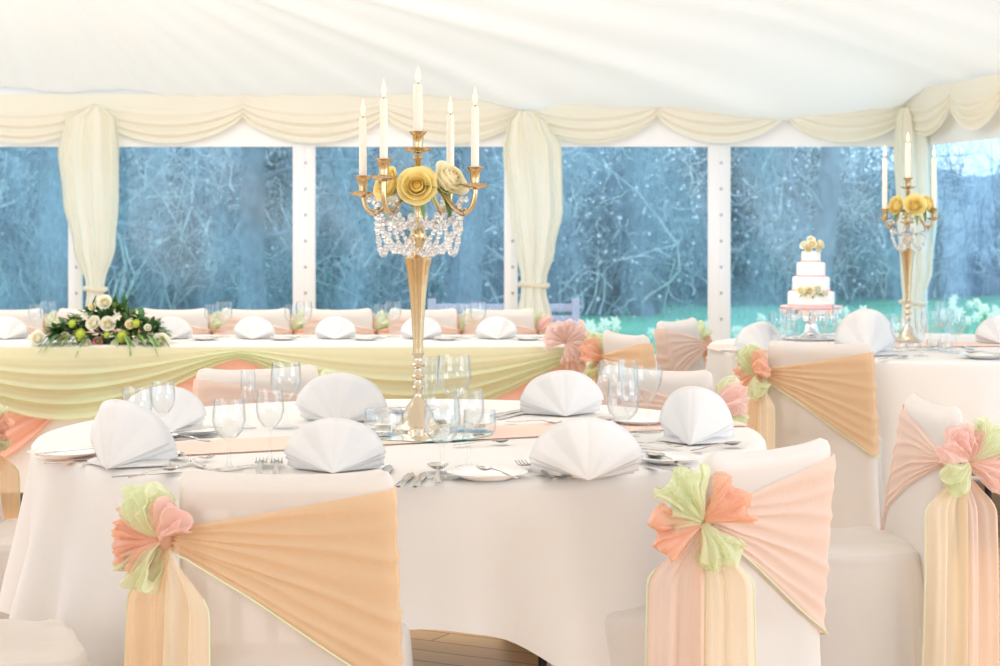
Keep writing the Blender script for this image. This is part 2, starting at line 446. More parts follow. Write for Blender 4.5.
# ------------------------------------------------------------------ garden outside
def lawn():
    return MB().grid(60, 40, lambda u, v: (lerp(-30, 30, u), lerp(13.78, 60, v), -.03+.05*noise.noise((u*30, v*20, 0))*min(1, v*8)))
struct(lawn().obj('lawn', 'turf'))
def hill():
    def fn(u, v):
        x = lerp(-40, 40, u); y0 = 27+ (5 if x > 2 else 0)*min(1, max(0, (x-1)/3))
        return (x+.5*noise.noise((x*.7, v*9, 1)), y0+v*9+.8*noise.noise((x*.6, v*6, 3)), -.1+7.5*v**.6*(1-.68*min(1, max(0, (x-4.6)/1.5)))*(1+.12*noise.noise((x*.9, v*4, 5)))*(1 if v > .01 else 0))
    return MB().grid(160, 40, fn)
struct(hill().obj('hill_backdrop', 'woodland'))
def shrub_mesh(seed, n, h, spread, rad, curl=.5):
    r = random.Random(seed); mb = MB()
    for i in range(n):
        a = r.uniform(0, 2*PI); b = r.uniform(0, spread*.5)
        p = Vector((b*math.cos(a), b*math.sin(a)*.6, 0)); d = Vector((math.cos(a)*r.uniform(.1, .7), math.sin(a)*r.uniform(.1, .6), 1)).normalized()
        ln = h*r.uniform(.5, 1.1); k = 8; pts = [p.copy()]
        for s in range(k):
            d = (d+Vector((r.gauss(0, curl*.35), r.gauss(0, curl*.35), r.gauss(-.02, .12)))).normalized()
            d.x -= .25*max(-1, min(1, p.x/1.2))**3; d.y -= .3*max(-1, min(1, p.y/.8))**3; p = p+d*ln/k; p.x = max(-1.5, min(1.5, p.x)); p.y = max(-1.2, min(1.2, p.y)); pts.append(p.copy())
        r0 = rad*r.uniform(.5, 1.2)
        mb.tube(pts, [lerp(r0, r0*.25, q/k) for q in range(k+1)], 4, False)
        for _ in range(4):
            q = r.randint(2, k); pp = pts[q].copy(); dd = Vector((r.gauss(0, 1), r.gauss(0, .7), r.gauss(.2, .6))).normalized(); tp = [pp.copy()]
            for s in range(4):
                dd = (dd+Vector((r.gauss(0, .35), r.gauss(0, .35), r.gauss(-.05, .3)))).normalized()
                pp = pp+dd*ln*.09; pp.x = max(-1.55, min(1.55, pp.x)); pp.y = max(-1.3, min(1.3, pp.y)); tp.append(pp.copy())
            mb.tube(tp, [r0*.4, r0*.33, r0*.27, r0*.2, r0*.13], 3, False)
    return mb
def leaves_mesh(seed, n, rx, rz):
    r = random.Random(seed); mb = MB()
    for i in range(n):
        p = Vector((max(-1.45, min(1.45, r.gauss(0, rx*.5))), max(-1.2, min(1.2, r.gauss(0, rx*.35))), abs(r.gauss(rz*.45, rz*.35))))
        s = r.uniform(.05, .12); q = Matrix.Rotation(r.uniform(0, 6.28), 3, 'Z') @ Matrix.Rotation(r.uniform(-1.2, 1.2), 3, 'X')
        vs = [p+q @ Vector(v)*s for v in ((0, -1, 0), (.45, 0, .1), (0, 1, 0), (-.45, 0, .1))]
        mb.add(vs, [(0, 1, 2, 3)])
    return mb
rb = random.Random(11)
twigs = [shrub_mesh(31+k, 80, 3.4, 2.4, .032, .75).mesh('branches', 'bark') for k in range(3)]
pale = [shrub_mesh(51+k, 30, 3.6, 2.4, .026, 1.0).mesh('pale_branches', 'pale_bark') for k in range(3)]
def twiglets(seed):
    r = random.Random(seed); mb = MB()
    for i in range(420):
        p = Vector((r.uniform(-1.5, 1.5), r.uniform(-1.2, .9), r.uniform(.2, 3.3))); d = Vector((r.gauss(0, 1), r.gauss(0, .4), r.gauss(0, .8))).normalized(); pts = [p.copy()]
        for q in range(6):
            d = (d+Vector((r.gauss(0, .5), r.gauss(0, .2), r.gauss(0, .5)))).normalized(); p = p+d*r.uniform(.06, .13); p.x = max(-1.55, min(1.55, p.x)); pts.append(p.copy())
        w = r.uniform(.006, .014); mb.tube(pts, [w*(1-.1*q) for q in range(7)], 3, False)
    return mb
def buds(seed):
    r = random.Random(seed); mb = MB()
    for i in range(700):
        c = Vector((r.gauss(0, .8), r.uniform(-1.2, .8), r.uniform(.3, 3.3)+r.gauss(0, .3))); c.x = max(-1.5, min(1.5, c.x)); w = r.uniform(.012, .034)
        mb.add([c+Vector((-w, 0, 0)), c+Vector((0, -.01, -w)), c+Vector((w, 0, 0)), c+Vector((0, .01, w))], [(0, 1, 2, 3)])
    return mb
tw = [twiglets(91+k).mesh('twigs', 'pale_bark') for k in range(3)]
bd = [buds(95+k).mesh('buds', 'bud') for k in range(3)]
lv = [leaves_mesh(71+k, 2600, 1.5, 2.6).mesh('foliage', 'shrub_leaf') for k in range(2)]
k = 0
for row, (yy, step) in enumerate(((24.6, 3.2), (27.6, 3.2))):
    x = -8.5
    while x < 5.2:
        ox = rb.uniform(-.05, .05); y = yy+rb.uniform(-.1, .1)+(5.0 if x > 1.5 else (1.5 if x > .2 else 0))
        side = ('the leftmost windows' if x < -2.5 else 'the windows over the top table') if x < 1 else 'the windows by the cake'
        t = thing('garden_shrub', ('tangled bare shrub with dark leaves seen through ' if row == 0 else 'taller bare shrub at the back seen through ')+side, 'shrub', (x+ox, y, 0), rb.choice((0, PI)), 'bare shrubs outside '+side+(' in the front row' if row == 0 else ' in the back row'), rb.uniform(.85, 1.15))
        inst('branches', twigs[k % 3], t); inst('pale_branches', pale[(k+1) % 3], t)
        inst('twigs', tw[k % 3], t)
        if row == 0: inst('buds', bd[k % 3], t)
        if row == 1 or k % 2 == 0: inst('foliage', lv[k % 2], t)
        k += 1; x += step
def trunk(x, y, r0, lean, label):
    t = thing('tree', label, 'tree', (x, y, 0)); pts = [(lean*z*z*.04+.05*math.sin(z*1.7+x), 0, z-.1) for z in [i*.6 for i in range(12)]]
    mb = MB().tube(pts, [r0*(1.25-.05*i) for i in range(12)], 10); mb.obj('trunk', 'bark', t)
    b = MB(); r = random.Random(int(x*100))
    for i in range(9):
        q = Vector(pts[r.randint(2, 9)]); d = Vector((r.choice((-1, 1))*r.uniform(.5, 1), r.uniform(-.5, .3), r.uniform(.1, .7))).normalized(); tp = [q.copy()]
        for s in range(7):
            d = (d+Vector((r.gauss(0, .25), r.gauss(0, .2), r.gauss(0, .25)))).normalized(); q = q+d*.35; tp.append(q.copy())
        b.tube(tp, [r0*.3*(1-.11*s) for s in range(8)], 5, False)
    b.obj('branch', 'bark', t)
for x_, y_ in ((6.3, 31.2), (9.6, 31.5)):
    t = thing('garden_shrub', 'bare shrub beyond the lawn seen through the side window', 'shrub', (x_, y_, 0), 0, 'bare shrubs outside the side window', .95)
    inst('branches', twigs[0], t); inst('twigs', tw[1], t); inst('pale_branches', pale[2], t)
trunk(-5.3, 22.3, .16, .3, 'bare tree trunk outside the leftmost window')
trunk(-2.9, 22.4, .13, -.4, 'bare tree trunk outside the window right of the flower curtain')
trunk(-.4, 22.6, .12, .5, 'bare tree trunk outside the window behind the gold candelabra')
trunk(1.9, 25.6, .15, -.3, 'bare tree trunk outside the window right of the middle curtain')
trunk(4.6, 26.8, .14, .4, 'bare tree trunk outside the window behind the cake')
def daffodil():
    mb = MB()
    for q in range(6):
        a = q*PI/3; n = len(mb.v)
        mb.add([(0, 0, 0), (.045*math.cos(a-.45), .045*math.sin(a-.45), .006), (.075*math.cos(a), .075*math.sin(a), .0), (.045*math.cos(a+.45), .045*math.sin(a+.45), .006)], [(0, 1, 2, 3)])
        mb.xform(Matrix.Translation((.02, -.02, .25)) @ Matrix.Rotation(1.3, 4, 'X'), n)
    n = len(mb.v); mb.lathe([(.018, 0), (.022, .025), (.032, .04)], 8); mb.xform(Matrix.Translation((.02, -.02, .25)) @ Matrix.Rotation(1.3, 4, 'X'), n)
    return mb.mesh('daffodil', 'daffodil')
dm = daffodil()
sm = MB().tube([(0, 0, 0), (.01, 0, .12), (.02, -.01, .24)], .006, 5)
for q in (-1, 1): sm.add([(-.01, 0, 0), (.01, 0, 0), (q*.06+.008, .01, .2), (q*.06, .01, .21)], [(0, 1, 2, 3)])
sm = sm.mesh('stem', 'stalk')
dspots = []
for (x0, x1, y0, y1, n) in ((572, 710, 322, 335, 26), (572, 640, 340, 372, 12), (734, 790, 318, 342, 12), (834, 895, 308, 335, 22), (938, 1000, 296, 318, 20)):
    for _ in range(n): dspots.append((rb.uniform(x0, x1), rb.uniform(y0, y1)))
for x, y in dspots:
    p = onz(x, y, .25); p.z = -.02
    where = 'by the cake' if x > 734 else 'left of the white post'
    df = tag(inst('daffodil', dm, None, p, rb.uniform(-.9, .9), rb.uniform(.8, 1.15)), 'pale yellow daffodil on the lawn seen through the window '+where, 'flower', 'daffodils on the lawn outside '+where)
    inst('stem', sm, df)
gb = thing('garden_bench', 'weathered wooden garden bench outside the window beside the middle curtain', 'bench', (.02, 14.35, 0))
mb = MB()
for z in (.62, .53, .44): mb.box((-.58, .22, z-.03), (.58, .245, z+.03), .006)
mb.obj('backrest', 'bench_wood', gb)
mb = MB()
for y in (-.16, -.05, .06, .17): mb.box((-.58, y-.045, .33), (.58, y+.045, .36), .006)
mb.obj('seat', 'bench_wood', gb)
for sx in (-.58, .54):
    for sy, h in ((-.2, .52), (.2, .69)):
        MB().box((sx, sy, 0), (sx+.06, sy+.06, h), .006).obj('leg', 'bench_wood', gb)
    MB().box((sx-.005, -.22, .49), (sx+.065, .22, .525), .008).obj('armrest', 'bench_wood', gb)

# ------------------------------------------------------------------ chairs
TOPZ = .83
def back_dims(z):
    a = interp([(0, .232), (.45, .218), (.70, .212), (.83, .208)], z)
    b = interp([(0, .055), (.45, .042), (.83, .030)], z)
    yc = -.2-(.0 if z < .45 else (z-.45)*.13)+(.0 if z > .45 else (.45-z)*-.02)
    return a, b, yc
def back_pt(x01, side, z, off=0.):
    """point on the cover of the backrest; x01 in -1..1, side -1 rear, +1 front"""
    a, b, yc = back_dims(z)
    t = max(-1, min(1, x01)); y = (1-abs(t)**6)**(1/6.)
    return Vector(((a+off)*t, yc+side*(b+off)*y, z))
def cover_back():
    mb = MB(); nu = 72; nv = 44
    def fn(u, v):
        ang = 2*PI*u; ca, sa = math.cos(ang), math.sin(ang)
        z = lerp(.02, TOPZ, 1-(1-v)**1.15)
        a, b, yc = back_dims(z)
        e = max(0, (z-(TOPZ-.035))/.035)
        shr = 1-math.sqrt(max(0, 1-e*e))
        a -= .028*shr; b *= 1-.93*shr
        n = .30
        x = a*math.copysign(abs(ca)**n, ca); y = b*math.copysign(abs(sa)**.7, sa)
        zz = z+.012*(abs(x/.21)**4)*(max(0, z-.7)/.13)-.006*math.sin(PI*(x/.21+1)/2)*(max(0, z-.7)/.13)
        fl = max(0, (.5-z)/.5)
        y += fl*fl*.014*math.sin(x*38+1)*(1 if sa < 0 else .3)
        return (x, yc+y, zz)
    return mb.grid(nu, nv, fn, wrap=True)
def seat_cover():
    mb = MB(); nu = 96
    prof = [(0., 1.09), (.12, 1.065), (.25, 1.03), (.36, 1.01), (.41, 1.0), (.435, .985), (.448, .95), (.455, .87), (.460, .6), (.463, .3), (.463, .01)]
    def fn(u, v):
        k = v*(len(prof)-1); i = min(int(k), len(prof)-2); f = k-i
        z = lerp(prof[i][0], prof[i+1][0], f); s = lerp(prof[i][1], prof[i+1][1], f)
        ang = 2*PI*u; ca, sa = math.cos(ang), math.sin(ang); n = .42
        x = .215*math.copysign(abs(ca)**n, ca); y = .215*math.copysign(abs(sa)**n, sa)
        fl = max(0, (.42-z)/.42); w = fl*.014*(math.sin(ang*13)+.6*math.sin(ang*29+1))
        crn = fl*.035*(abs(ca*sa)*2)**4
        m = s+ (w+crn)/.215
        zz = z+.004*math.sin(x*60+y*25)*(1 if .4 < z < .459 else 0)+.006
        return (x*m, .03+y*m, zz)
    return mb.grid(nu, 41, fn, wrap=True)
def chair_frame():
    mb = MB()
    for sx in (-1, 1):
        mb.tube([(sx*.165, -.175, .02), (sx*.17, -.198, .45), (sx*.178, -.238, .77)], .014, 8)
        mb.tube([(sx*.16, .17, .02), (sx*.16, .17, .43)], .014, 8)
    for x in (-.105, -.035, .035, .105): mb.tube([(x, -.2, .47), (x, -.236, .765)], .013, 6)
    mb.tube([(-.178, -.236, .77), (.178, -.236, .77)], .017, 8)
    mb.tube([(-.17, -.2, .47), (.17, -.2, .47)], .013, 8)
    mb.box((-.165, -.17, .41), (.165, .19, .435), .01)
    return mb
folds = [(.06, .05, 1.0), (.2, .035, .8), (.33, .03, 1.1), (.47, .05, .8), (.63, .028, 1.2), (.74, .04, .7), (.88, .03, 1.0), (.97, .03, .8)]
UP = [(-1, .722), (-.3, .748), (.4, .776), (1, .800)]
LO = [(-1, .682), (-.3, .585), (.4, .475), (1, .385)]
UPF = [(-1, .722), (0, .765), (1, .800)]
LOF = [(-1, .682), (0, .60), (1, .49)]
def lin(p, x):
    for (a, u), (b, v) in zip(p, p[1:]):
        if x <= b: return u+(v-u)*(x-a)/(b-a)
    return p[-1][1]
def sash_path(t):
    """t 0..1 rear left->right, 1..2 front right->left"""
    if t <= 1: return 2*t-1, -1, UP, LO
    return 1-2*(t-1), 1, UPF, LOF
def sash_pt(t, v, extra=0):
    x, side, U, L = sash_path(t)
    z = lerp(lin(U, x), lin(L, x), v)
    if t > 1:
        k = min(1, (t-1)/.12); z = lerp(lerp(lin(UP, 1), lin(LO, 1), v), z, k)
    q = 0
    for c, w, am in folds: q += am*math.exp(-((v-c-.015*math.sin(7*t+c*20))/w)**2)
    open_ = (x+1)/2
    off = .004+.009*q*(1-.55*open_)+extra
    if x < -.9: off += .006
    return back_pt(x, side, z, off)
def tmap(u):        # denser samples round the edge
    t = u*2
    return t-.045*math.sin(2*PI*t)*1.0
def sash_band():
    return MB().grid(80, 64, lambda u, v: sash_pt(tmap(u), v))
def sash_edge():
    pts = [sash_pt(tmap(u/60.), 1, .003) for u in range(0, 31)]
    return MB().tube(pts, .0021, 5)
BN = Vector((-.7071, -.7071, 0)); BE = Vector((.7071, -.7071, 0)); BK = Vector((-.228, -.252, .70))
def puff(seed, R, sq=(1, 1, .85)):
    o3 = Vector((seed*7.3, seed*3.1, seed*1.7))
    def fn(u, v):
        th = PI*max(.02, min(.98, v)); ph = 2*PI*u
        d = Vector((math.cos(ph)*math.sin(th), math.sin(ph)*math.sin(th), math.cos(th)))
        n1 = noise.noise(d*1.6+o3); n2 = 1-abs(noise.noise(d*2.6+o3*2))*2; n3 = 1-abs(noise.noise(d*5+o3*3))*2
        r = R*(.86+.30*n1+.17*n2+.08*n3)
        return (d.x*r*sq[0], d.y*r*sq[1], d.z*r*sq[2])
    return MB().grid(40, 26, fn, wrap=True)
def ruffle(seed, R):
    """loop of organza: a fluted half bell opening outward"""
    r = random.Random(seed); ph = r.uniform(0, 6)
    def fn(u, v):
        a = 2*PI*u; k = v
        rad = R*(.12+1.0*k**.75-.25*max(0, k-.75)*4*.5)*(1+.20*k*math.sin(5*a+ph)+.12*k*math.sin(9*a+2*ph))
        return (rad*math.cos(a), rad*math.sin(a), R*(.15+.95*k-.5*k*k+.14*k*math.sin(5*a+ph+1.)))
    return MB().grid(60, 14, fn, wrap=True)
def tail(seed, w, ln, off, knot=Vector()):
    r = random.Random(seed); ph = r.uniform(0, 6.28)
    def fn(u, v):
        k = min(1, v/.2); k = k*k*(3-2*k)
        ww = lerp(.018, w*(1+.12*v), k)
        x = (u-.5)*ww+off*k*(1+.15*v)
        y = .008+.012*k*math.sin(u*2*PI*1.7+ph+.7*math.sin(v*3))+.006*math.sin(u*2*PI*4+ph)*k*(1-.5*v)
        p = knot+BE*x+BN*(y+.012*math.sin(v*PI))+Vector((0, 0, -v*ln-.01))
        return p
    return MB().grid(26, 44, fn)
def tail_edge(seed, w, ln, off):
    r = random.Random(seed); ph = r.uniform(0, 6.28); mb = MB()
    for u in (0, 1):
        pts = []
        for i in range(5, 34):
            v = i/33.; k = min(1, v/.2); k = k*k*(3-2*k); ww = lerp(.018, w*(1+.12*v), k)
            y = .008+.012*k*math.sin(u*2*PI*1.7+ph+.7*math.sin(v*3))+.006*math.sin(u*2*PI*4+ph)*k*(1-.5*v)
            pts.append(BE*((u-.5)*ww+off*k*(1+.15*v))+BN*(y+.012*math.sin(v*PI))+Vector((0, 0, -v*ln-.01)))
        mb.tube(pts, .0022, 4)
    return mb
def mkey(k, fn, mat): return cached((k, mat), lambda: fn().mesh(k, mat))
def loop_mesh(seed, ang, ln, wid):
    """one organza loop: the ribbon leaves the knot, turns over and comes back, gathered at the knot"""
    g = BE*math.cos(ang)+Vector((0, 0, 1))*math.sin(ang); sd = BN.cross(g); o3 = Vector((seed*3.7, seed*1.9, seed*5.1))
    mb = MB()
    for layer in range(2):
        def fn(u, v):
            q = 2*PI*v; rad = ln*(.5-.5*math.cos(q)); k = rad/ln
            aa = (u-.5)*2; a = aa*wid*(.55+.45*k)
            h = .42*ln*math.sin(q)*(.8-.25*layer)+.22*ln*k
            p = g*(rad*math.cos(a)*(1-.10*layer))+sd*(rad*math.sin(a)*.95+.008*aa)
            p2 = p*16+BN*(h*14)+o3+Vector((layer*9., 0, 0))
            c1 = noise.noise(p2); c2 = 1-2*abs(noise.noise(p2*1.9)); w = .015*math.sin(aa*9+seed+4*layer+2.5*v)*k
            return p+BN*(h+w+.030*c1*k+.015*c2*k+.006)+g*(.012*c2*k+.010*math.sin(aa*7+seed*2)*k)+sd*(.014*noise.noise(p2*1.3+Vector((5, 5, 5)))*k)
        mb.grid(30, 36, fn)
    return mb
BOWS = {   # loop direction (degrees in the bow plane), length, half spread, material
    'a': [(112, .120, .62, 'organza_green'), (180, .110, .60, 'organza_peach'), (238, .112, .60, 'organza_green'), (50, .098, .58, 'organza_pink'), (205, .085, .75, 'organza_peach')],
    'b': [(118, .130, .62, 'organza_green'), (195, .118, .62, 'organza_peach'), (36, .115, .68, 'organza_peach'), (-62, .112, .58, 'organza_green'), (150, .08, .8, 'organza_green')],
    'c': [(140, .120, .65, 'organza_pink'), (45, .125, .65, 'organza_green'), (215, .108, .60, 'organza_green'), (-18, .115, .62, 'organza_pink'), (95, .08, .8, 'organza_pink')]}
def chair(label, back, facing, sash='organza_tan', bow='a', group=None, twist=0, tails=True, tail_mats=('organza_tan', 'organza_champagne'), edging=True):
    f = Vector((facing[0], facing[1], 0)).normalized()
    rz = math.atan2(-f.x, f.y)
    b = Vector((back[0], back[1], 0))+f*.22
    t = thing('banquet_chair', label, 'chair', b, rz, group)
    inst('frame', mkey('frame', chair_frame, 'chair_wood'), t)
    inst('back_cover', mkey('back_cover', cover_back, 'cover'), t)
    inst('seat_cover', mkey('seat_cover', seat_cover, 'cover'), t)
    s = inst('sash', mkey('sash', sash_band, sash), t)
    if edging: inst('green_edging', mkey('sash_edging', sash_edge, 'green_edge'), s)
    bo = inst('bow', cached('knot', lambda: MB().ball((0, 0, 0), .022, 12, 8, (1, 1, 1.2)).mesh('bow', 'organza_peach')), t, BK+BN*.012, math.radians(twist), .84)
    for i, (ad, ln, sp, m) in enumerate(BOWS[bow]):
        inst('loop', mkey('loop_%s%d' % (bow, i), lambda: loop_mesh(i*1.7+ord(bow)+.3, math.radians(ad), ln, sp), m), bo, BN*(.012 if i == 4 else 0))
    if tails:
        for i, (w, ln, off) in enumerate(((.115, .62, -.052), (.108, .65, .050))):
            tl = inst('sash_tail', mkey('tail%d' % i, lambda: tail(5+i, w, ln, off), tail_mats[i]), t, BK, math.radians(twist))
            if edging: inst('green_edging', mkey('tail_edging%d' % i, lambda: tail_edge(5+i, w, ln, off), 'green_edge'), tl)
    return t
gA = 'covered chairs at the near round table'; gB = 'covered chairs at the cake table'; gT = 'covered chairs behind the top table'
chair('white-covered chair with tan organza sash, back turned, in front of the near round table', (-.415, 3.68), (.03, 1), 'organza_tan', 'a', gA, 14)
chair('white-covered chair with blush sash and big peach and green bow, turned towards the candelabra', (.56, 4.06), (-.69, .72), 'organza_blush', 'b', gA, tail_mats=('organza_blush', 'organza_champagne'))
chair('white-covered chair seen side-on with long pale sash tails, before the cake table', (1.14, 5.05), (-1, -.06), 'organza_blush', 'c', gA, -24, tail_mats=('organza_champagne', 'organza_blush'))
chair('white-covered chair facing us behind the fan napkin, far side of the near table', (-.785, 6.14), (.45, -.9), 'organza_blush', 'a', gA)
chair('white-covered chair facing us with a pink and green bow, between the round tables', (.495, 6.10), (-.60, -.8), 'organza_blush', 'c', gA)
chair('white-covered chair at the edge of the picture, green bow beside the top table skirt', (-1.52, 5.22), (1, -.2), 'organza_tan', 'a', gA)
chair('white-covered chair showing only its round seat in the lower corner', (-1.30, 3.72), (.93, .36), 'organza_tan', 'b', gA)
chair('white-covered chair with tan sash and peach bow, back turned, in front of the cake', (1.27, 7.42), (.42, .91), 'organza_tan', 'b', gB)
chair('white-covered chair with faint blush sash beside the white window post', (.875, 9.0), (.87, -.5), 'organza_blush', 'b', gB)
chair('small-looking chair with coral sash at the end of the top table', (.56, 8.0), (.93, .36), 'organza_tan', 'b', gB, tail_mats=('organza_blush', 'organza_tan'))

# ------------------------------------------------------------------ round tables and cloths
def round_table(loc, R, label):
    t = thing('round_table', label, 'table', loc)
    MB().lathe([(R-.02, .715), (R-.005, .718), (R-.004, .735), (R-.012, .742)], 64).obj('tabletop', 'plywood', t)
    for q in range(4):
        a = q*PI/2+.785; x, y = .5*math.cos(a), .5*math.sin(a)
        MB().tube([(x*1.1, y*1.1, 0), (x, y, .716)], .016, 8).obj('leg', 'dark_metal', t)
    mb = MB()
    for q in range(4):
        a = q*PI/2+.785; b2 = a+PI/2
        mb.tube([(.52*math.cos(a), .52*math.sin(a), .55), (.52*math.cos(b2), .52*math.sin(b2), .55)], .009, 6)
    mb.obj('brace', 'dark_metal', t)
def cloth_mesh(R, half, phi, zt, seed, nf=15, amp=.055, crw=.34):
    r = random.Random(seed); ph = [r.uniform(0, 6.28) for _ in range(6)]; nu = 260; rows = []
    tops = [.0, .2, .45, .7, .9, .97]; hang = [i/26. for i in range(27)]
    nv = len(tops)+1+len(hang)
    def fn(u, v):
        j = int(round(v*(nv-1))); th = 2*PI*u
        c, s = math.cos(th), math.sin(th)
        if j < len(tops): return (max(.001, R*tops[j])*c, max(.001, R*tops[j])*s, zt)
        if j == len(tops): return ((R+.002)*c, (R+.002)*s, zt-.002)
        h = hang[j-len(tops)-1]
        psi = (th-phi+PI/4) % (PI/2)-PI/4              # 0 in the middle of a side, +-45 deg at the corners
        L = half-R+.5*math.exp(-((PI/4-abs(psi))/crw)**2)+.13*max(0, -c)**2; drop = h*L
        crn = (abs(psi)/(PI/4))**3
        f = math.sin(nf*th+ph[0]+.9*math.sin(2*th+ph[1]))*.55+math.sin(nf*.62*th//1*1e-9+(nf-6)*th+ph[2])*.35+.25*math.sin((nf*2+1)*th+ph[3])
        kk = drop*(.65+.35*min(1, drop/.35))
        out = R+.010+.10*drop+amp*1.6*kk*f+.14*crn*kk
        z = zt-.012-drop*.985
        if z < .012:
            out += (.012-z)*.7; z = .012+.004*(1+f)
        return (out*c, out*s, z)
    return MB().grid(nu, nv, fn, wrap=True)
TA = Vector((-.261, 5.0, 0)); RA = .95
round_table(TA, RA, 'round banquet table under the near white cloth')
o = cloth_mesh(RA, 1.245, math.radians(-88), .750, 5, 15, .10).obj('tablecloth', 'linen', None, TA)
tag(o, 'white square tablecloth draped over the near round table', 'tablecloth')
TB = Vector((1.897, 8.39, 0)); RB = .95
round_table(TB, RB, 'round banquet table under the cake and its white cloth')
o = cloth_mesh(RB, 1.27, math.radians(-90-30+45), .750, 9, 17).obj('tablecloth', 'linen', None, TB)
tag(o, 'white tablecloth hanging from the round cake table', 'tablecloth')
def runner(center, off, ang, w, T, R, label):
    d = Vector((math.cos(ang), math.sin(ang), 0)); n = Vector((-d.y, d.x, 0))
    base = Vector((T.x, T.y, 0))+n*off
    def fn(u, v):
        s = (v-.5)*w; o = off+s
        half = math.sqrt(max(.01, (R+.012)**2-o*o)); tot = half+.012
        x = lerp(-tot, tot, u)
        if abs(x) <= half: z = .7545; xx = x
        else:
            e = abs(x)-half; z = .7545-e*.985; xx = math.copysign(half+.012+.11*e, x)
        return base+d*xx+n*s+Vector((0, 0, z))
    tag(MB().grid(90, 10, fn).obj('table_runner', 'runner_cloth'), label, 'table runner')
runner(None, -.12, math.radians(24), .27, TA, RA, 'peach table runner crossing under the gold candelabra')
runner(None, .0, math.radians(8), .27, TB, RB, 'peach table runner across the cake table')

# ------------------------------------------------------------------ tableware
def napkin_mesh(kx=1., kz=1., fold=40):
    mb = MB()
    for l in range(3):
        Rx, Rz = kx*(.128-.005*l), kz*(.130-.007*l); be = math.radians(fold+4*l); am = (76, 81, 88)[l]
        def fn(u, v):
            al = lerp(-am, am, u)*PI/180; r = v
            x = r*Rx*math.sin(al); z = r*Rz*max(.0, math.cos(al))**.82
            y = (math.sqrt(x*x+.0003)-.017)*math.tan(be)*.62
            tri = abs(((al/PI*180+86)/172*4) % 1-.5)*2-.5
            y += .012*r*tri+.004+.007*l+.10*z+.022*r*r*(1-abs(math.sin(al)))
            return (x, y, z+.001)
        mb.grid(57, 9, fn)
    # folded foot of the cone resting on the cloth
    mb.grid(13, 6, lambda u, v: ((u-.5)*.22*(1-.35*v), .012+abs(u-.5)*.17+.085*v, .003+.020*math.sin(PI*min(1, v*1.1))*(1-abs(u-.5)*1.2)))
    return mb
def napkin(x, y, rz, label, group, sc=1., z=.752, p=None, tent=False):
    me = mkey('napkin', napkin_mesh, 'napkin_cloth') if not tent else mkey('napkin_tent', lambda: napkin_mesh(.84, 1.22, 62), 'napkin_cloth')
    o = inst('napkin', me, None, p or onz(x, y, z), rz, sc)
    solid(o, .0016)
    return tag(o, label, 'napkin', group)
gN = 'fan napkins on the near round table'
napkin(106, 470, -.30, 'tall white fan napkin at the left rim, seen along its crease', gN, .98, tent=True)
napkin(167, 434, .35, 'white fan napkin half hidden behind two wine glasses', gN, .95)
napkin(333, 474, .02, 'white fan napkin directly behind the tan-sashed front chair', gN, .93)
napkin(336, 424, -.12, 'wide white fan napkin between the wine glasses and the candelabra base', gN, 1.06)
napkin(566, 417, .15, 'white fan napkin on the far rim before the peach table skirt', gN, 1.0)
napkin(589, 481, .05, 'large white fan napkin beside the forks at the front rim', gN, 1.02)
napkin(690, 446, -.25, 'white fan napkin beside the chair with the big peach bow', gN, .92, tent=True)

def glass_prof(kind):
    if kind == 'goblet':   # big round water goblet
        o = [(.0, .0), (.034, .0), (.033, .003), (.010, .008), (.0045, .020), (.004, .062), (.006, .070), (.020, .078), (.034, .095), (.040, .118), (.039, .140), (.036, .168)]
    elif kind == 'wine':
        o = [(.0, .0), (.031, .0), (.030, .003), (.009, .008), (.004, .02), (.0038, .070), (.006, .078), (.017, .086), (.028, .102), (.033, .122), (.032, .143), (.029, .168)]
    elif kind == 'flute':
        o = [(.0, .0), (.029, .0), (.028, .003), (.008, .008), (.004, .02), (.004, .055), (.007, .065), (.016, .085), (.023, .115), (.0255, .150), (.024, .195)]
    elif kind == 'cone':
        o = [(.0, .0), (.032, .0), (.031, .003), (.009, .008), (.0042, .02), (.004, .066), (.008, .074), (.022, .096), (.033, .122), (.036, .145), (.035, .160)]
    elif kind == 'votive':
        o = [(.0, .0), (.046, .0), (.050, .006), (.052, .030), (.050, .062), (.048, .066)]
    s = [(o[-1][0]-.0012, o[-1][1]+.0008)]
    inner = [(max(.0, r-.0016), z) for r, z in o[::-1] if z >= (.068 if kind != 'votive' else .008) and r > .007]
    bottom = [(.0, inner[-1][1]-.003 if kind != 'votive' else .01)]
    return o+s+inner+bottom
def resample(p, k=3):
    out = []
    for (a, b), (c, d) in zip(p, p[1:]):
        out += [(lerp(a, c, i/k), lerp(b, d, i/k)) for i in range(k)]
    return out+[p[-1]]
def glassware(kind, p, label, group, sc=1., cat='wine glass'):
    me = cached('g_'+kind, lambda: MB().lathe([(max(r, .0001), z) for r, z in glass_prof(kind)], 36).mesh('wine_glass', 'glass'))
    o = inst('wine_glass' if kind not in ('flute', 'votive') else ('champagne_flute' if kind == 'flute' else 'glass_votive'), me, None, p, 0, sc)
    return tag(o, label, cat if kind != 'votive' else 'candle holder', group)
def glass_at(kind, x, ybase, hpx, label, group, z=.752, cat='wine glass'):
    p = onz(x, ybase, z); h = glass_prof(kind)
    H = max(q[1] for q in h); sc = (hpx*p.y/F)/H
    return glassware(kind, p, label, group, sc, cat)
gG = 'glasses on the near round table'
glass_at('goblet', 137, 452, 65, 'round wine goblet before the napkin at the left rim', gG)
glass_at('wine', 163, 444, 63, 'taller wine glass behind the goblet at the left rim', gG)
glass_at('goblet', 229, 470, 71, 'round goblet nearest the forks behind the front chair', gG)
glass_at('wine', 270, 463, 73, 'slim wine glass next to the napkin behind the front chair', gG)
glass_at('flute', 248, 428, 58, 'champagne flute before the white chair on the far side', gG, cat='champagne flute')
